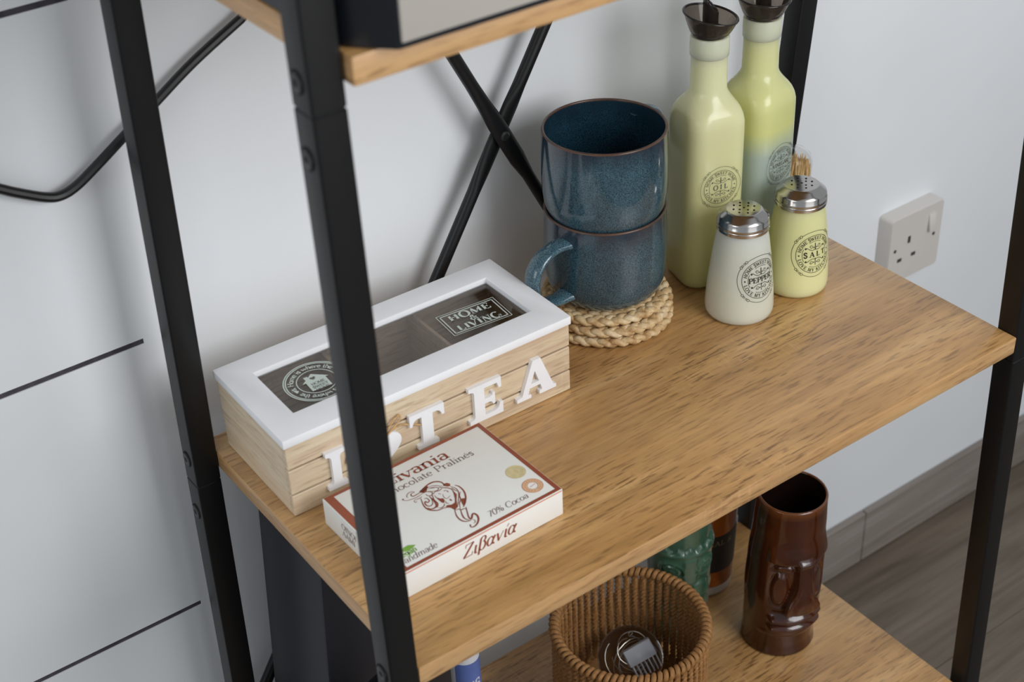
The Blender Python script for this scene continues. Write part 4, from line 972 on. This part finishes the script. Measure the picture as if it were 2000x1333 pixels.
# rope basket
BKX, BKY, BKR, BKH = .3257, .1747, .0720, .118
bs = thing('rope_basket', 'round brown basket of upright twisted paper ropes under the shelf', 'basket', (BKX, BKY, ZL))
q = MB(); N = 46
for k in range(2):
    pts = []
    for j in range(N + 1):
        z = .004 + (BKH - .007) * j / N; a_ = 2 * PI * z / .0105 + PI * k
        pts.append((BKR + 0.0017 * math.cos(a_), .0019 * math.sin(a_), z))
    q.tube(pts, .0021, 5)
r0 = q.obj('rope', 'rope', bs, smooth=60)
NR = 54
for k in range(1, NR):
    c = r0.copy(); COL.objects.link(c); c.parent = bs; c.rotation_euler = (0, 0, 2 * PI * k / NR)
def coil_ring(z, R_, cr, wr, turns, seg=11):
    q = MB(); N = turns * seg; pts = []
    for j in range(N):
        a_ = 2 * PI * j / N; p_ = 2 * PI * turns * j / N
        pts.append(((R_ + cr * math.cos(p_)) * math.cos(a_), (R_ + cr * math.cos(p_)) * math.sin(a_), z + cr * math.sin(p_)))
    q.tube(pts, wr, 6, closed=True); return q
coil_ring(BKH - .002, BKR, .0034, .0025, 76).obj('rim', 'rope', bs, smooth=60)
coil_ring(.0056, BKR, .0026, .0019, 84, 8).obj('foot_rim', 'rope', bs, smooth=60)
q = MB(); q.lathe([(.0700, .0030), (.0700, .0060)], 48); q.obj('basket_base', 'rope', bs)
# clear ball with wires in the basket
bl = thing('light_ball', 'clear plastic ball holding thin wires and a white pack, inside the basket', 'ball', (.3447, .1968, ZL + .0062))
R_ = .0325; q = MB(); n = 24
pr_o = [(R_ * math.sin(PI * k / n), R_ - R_ * math.cos(PI * k / n)) for k in range(1, n)]
pr_i = [((R_ - .0007) * math.sin(PI * k / n), R_ - (R_ - .0007) * math.cos(PI * k / n)) for k in range(n - 1, 0, -1)]
q.lathe(pr_o, 48); q.lathe(pr_i, 48); q.obj('shell', 'clear', bl, smooth=180)
q = MB(); 
q.tube([(.0026 * math.cos(a_), 0, 2 * R_ + .0022 + .0026 * math.sin(a_)) for a_ in [2 * PI * k / 20 for k in range(20)]], .0005, 6, closed=True, up=(0, 1, 0))
q.obj('hanging_loop', 'wire', bl, smooth=60)
q = MB(); rnd = random.Random(11)
for k in range(9):
    a0 = rnd.random() * 6.28; cx, cy, cz = rnd.uniform(-.006, .006), rnd.uniform(-.006, .006), R_ + rnd.uniform(-.008, .010)
    rr = rnd.uniform(.010, .019); t1 = rnd.uniform(.3, 1.3)
    q.tube([(cx + rr * math.cos(a0 + s * .3) , cy + rr * math.sin(a0 + s * .3) * math.cos(t1), cz + rr * math.sin(a0 + s * .3) * math.sin(t1)) for s in range(15)], .00035, 5)
q.obj('wires', 'wire', bl, smooth=60)['kind'] = 'stuff'
def pack(x0, x1, y0, y1, z0, z1, nm, mt):
    q = MB(); q.box((x0, y0, z0), (x1, y1, z1)); o = q.obj(nm, mt, bl, bevel=.0008); o.location = (.006, -.008, R_ + .004); o.rotation_euler = (math.radians(-40), math.radians(-14), math.radians(-12)); return o
pack(-.013, .013, -.0035, .0035, -.003, .012, 'white_pack', 'white_pack')
for k in range(7):
    x = -.0115 + k * .0037; pack(x, x + .0014, -.0022, .0022, -.015, -.003, 'rib', 'white_pack')

# green tiki cup
gt = thing('green_tiki_mug', 'green carved ceramic tumbler standing behind the rope basket', 'mug', (.436, .230, ZL))
def bmp(v, c, w): return math.exp(-((v - c) / w) ** 2)
def sstep(a_, b_, v):
    t_ = min(1, max(0, (v - a_) / (b_ - a_))); return t_ * t_ * (3 - 2 * t_)
GA = math.radians(-112)
def gfn(a_, z, r_):
    s = (a_ - GA + PI) % (2 * PI) - PI; x = s * r_ * 1000; h_ = z * 1000 - 10; d = 0
    zz = 2.6 * abs(((x / 13) % 1) - .5) * 2
    d += 1.8 * sstep(119 + zz * 2.2, 120.5 + zz * 2.2, h_) * -1 + .9 * bmp(h_, 117, 2.2)
    d += .8 * bmp(h_, 60, 2.0) * (1 if abs(x) > 16 else .4)
    for sx in (-1, 1):
        ex = (x - sx * 19) ; ey = (h_ - 97 - sx * ex * .10); q_ = math.sqrt((ex / 12.5) ** 2 + (ey / 9.5) ** 2)
        d += .9 * bmp(q_, 1.0, .13) + .7 * bmp(q_, .60, .13) + .9 * bmp(q_, 0, .32) - .5 * bmp(q_, .8, .08)
    d += .9 * (sstep(-8, -6.5, x) - sstep(6.5, 8, x)) * (sstep(78, 80, h_) - sstep(111, 113, h_))
    q_ = math.sqrt(((x - 12) / 12) ** 2 + ((h_ - 70) / 10) ** 2); d += 1.3 * sstep(1, .6, q_) - .5 * bmp(q_, 1.08, .08)
    q_ = math.sqrt(((x + 12) / 12) ** 2 + ((h_ - 70) / 10) ** 2); d += 1.3 * sstep(1, .6, q_) - .5 * bmp(q_, 1.08, .08)
    d += .7 * math.sin(x * .5 + h_ * .25) * (1 - sstep(44, 52, h_)) * sstep(6, 12, h_) * .6
    return r_ + d * 1.7 / 1000
prof = [(.026, 0), (.0285, .0012)] + [(.0295 + .0052 * k / 110, .003 + .177 * k / 110) for k in range(111)]
q = MB(); q.lathe(prof, 150, cap=False, fn=gfn)
q.lathe([(.0330, .180), (.0328, .1812), (.0318, .1812), (.0310, .179), (.028, .012), (.001, .010)], 150, cap=False, mi=1)
q.lathe([(.001, 0.0), (.026, 0.0)], 150, cap=False)
q.obj('mug_body', ['tiki_green', 'tiki_in'], gt, smooth=60)

# brown moai style cup
bt = thing('brown_tiki_mug', 'glossy brown ceramic tumbler moulded as a long stone face, lower shelf', 'mug', (.512, .1599, ZL))
FA = math.radians(-107)
def R0(h_):
    P = [(0, 37.2), (6, 37.0), (15, 36.5), (40, 37.2), (75, 38.7), (110, 37.9), (150, 35.6), (185, 34.2)]
    for (a_, ra), (b2_, rb) in zip(P, P[1:]):
        if h_ <= b2_: t_ = (h_ - a_) / (b2_ - a_); t_ = t_ * t_ * (3 - 2 * t_); return ra + (rb - ra) * t_
    return 34.2
def tfn(a_, z, r_):
    s = (a_ - FA + PI) % (2 * PI) - PI; h_ = z * 1000; x = s * 37
    ax = abs(x); d = 0
    front = sstep(46, 34, ax)
    d += 3.0 * sstep(121, 126, h_) * sstep(152, 128, h_) * sstep(40, 32, ax)                # brow ledge
    d += -3.6 * (sstep(125, 121, h_) * sstep(58, 90, h_)) * sstep(37, 30, ax) * sstep(5, 11, ax)   # eye and cheek hollow
    q_ = math.sqrt(((ax - 20) / 10.5) ** 2 + ((h_ - 116) / 4.6) ** 2); d += 2.2 * sstep(1.1, .6, q_) - 1.0 * bmp(q_, 1.2, .15)
    q_ = math.sqrt(((ax - 23) / 9.5) ** 2 + ((h_ - 90) / 19) ** 2); d += 2.2 * sstep(1.05, .7, q_) - 1.1 * bmp(q_, 1.12, .12)
    nw = 7.5 + 9.0 * sstep(112, 68, h_) ** 1.6
    d += (4.2 + 5.2 * sstep(126, 70, h_)) * sstep(nw + 1.8, nw - 2.2, ax) * sstep(58, 66, h_) * sstep(132, 124, h_)
    d += 1.8 * bmp(ax, nw - 2.0, 2.6) * bmp(h_, 74, 9) - 1.2 * bmp(ax, nw - 7.5, 2.0) * bmp(h_, 92, 22)
    mo = sstep(34, 25, ax)
    d += 5.2 * mo * (bmp(h_, 51, 4.6) + .95 * bmp(h_, 40, 4.0)) - 2.2 * mo * bmp(h_, 45.4, 1.4)
    d += -1.8 * sstep(34, 26, ax) * bmp(h_, 60, 4)
    d += -1.3 * front * sstep(34, 27, h_) * sstep(0, 12, h_) + 1.4 * front * bmp(h_, 31.5, 3)
    return (R0(h_) + d) / 1000
NH = 186
prof = [(.034, 0), (.0368, .0015)] + [(.036, .003 + .182 * k / NH) for k in range(NH + 1)]
q = MB(); n = 200
q.lathe(prof[2:], n, cap=False, fn=tfn)
q.lathe([(.033, 0), (.0362, .0006), (.0371, .003)], n, cap=False)
q.lathe([(.0342, .185), (.0337, .1860), (.0328, .1864), (.0320, .1862), (.0316, .1852)], n, cap=False)
q.lathe([(.0316, .1852), (.0312, .182), (.0305, .12), (.029, .02)], n, cap=False, mi=1)
q.lathe([(.0001, .02), (.029, .02)], n, cap=False, mi=1); q.lathe([(.0001, 0), (.033, 0)], n, cap=False)
q.v = [(x + .0072 * max(0, z) / .185, y + .0005 * z / .185, z) for x, y, z in q.v]
q.obj('mug_body', ['tiki_brown', 'tiki_in'], bt, smooth=75)

# spirit bottle behind the green mug
rb_ = thing('spirit_bottle', 'amber spirit bottle with black label, between green and brown tumblers', 'bottle', (.5048, .2692, ZL))
q = MB(); q.lathe([(.0290, .0005), (.0320, .002), (.0330, .006), (.0332, .0145)], 56); q.obj('glass_base', 'clear_base', rb_, smooth=50)
q = MB(); q.lathe([(.0332, .0146), (.0336, .03), (.0358, .11), (.0362, .17), (.0340, .19), (.0240, .215), (.0150, .235), (.0140, .285)], 56); q.obj('glass_body', 'rum', rb_, smooth=50)
q = MB(); q.lathe([(.0155, .285), (.0155, .325), (.0145, .327)], 32); q.obj('stopper', 'black_bolt', rb_)
q = MB(); n = 60; vs = []
def rr_(z): return .0336 + (.0358 - .0336) * (z - .03) / .08 + .0003
for z in (.036, .088):
    for k in range(n + 1):
        a_ = math.radians(-200 + 190 * k / n); vs.append((rr_(z) * math.cos(a_), rr_(z) * math.sin(a_), z))
q.add(vs, [(k, k + 1, n + 2 + k, n + 1 + k) for k in range(n)]); lb = q.obj('bottle_label', 'black_label', rb_, smooth=60)
def wr2(x, y): z = .0745 + y; a_ = math.radians(-118) + x / .0355; return ((rr_(z) + .0002) * math.cos(a_), (rr_(z) + .0002) * math.sin(a_), z)
st, w_ = text_strips('ORIGINAL R', .0068, thick=.17, thin=.08, xs=1.0, track=.12)
q = MB(); strips_mesh(q, subdiv([([(x - .0325, y) for x, y in p], ws) for p, ws in st], .001), wr2); q.obj('printed_words', 'gold_text', lb, smooth=0)
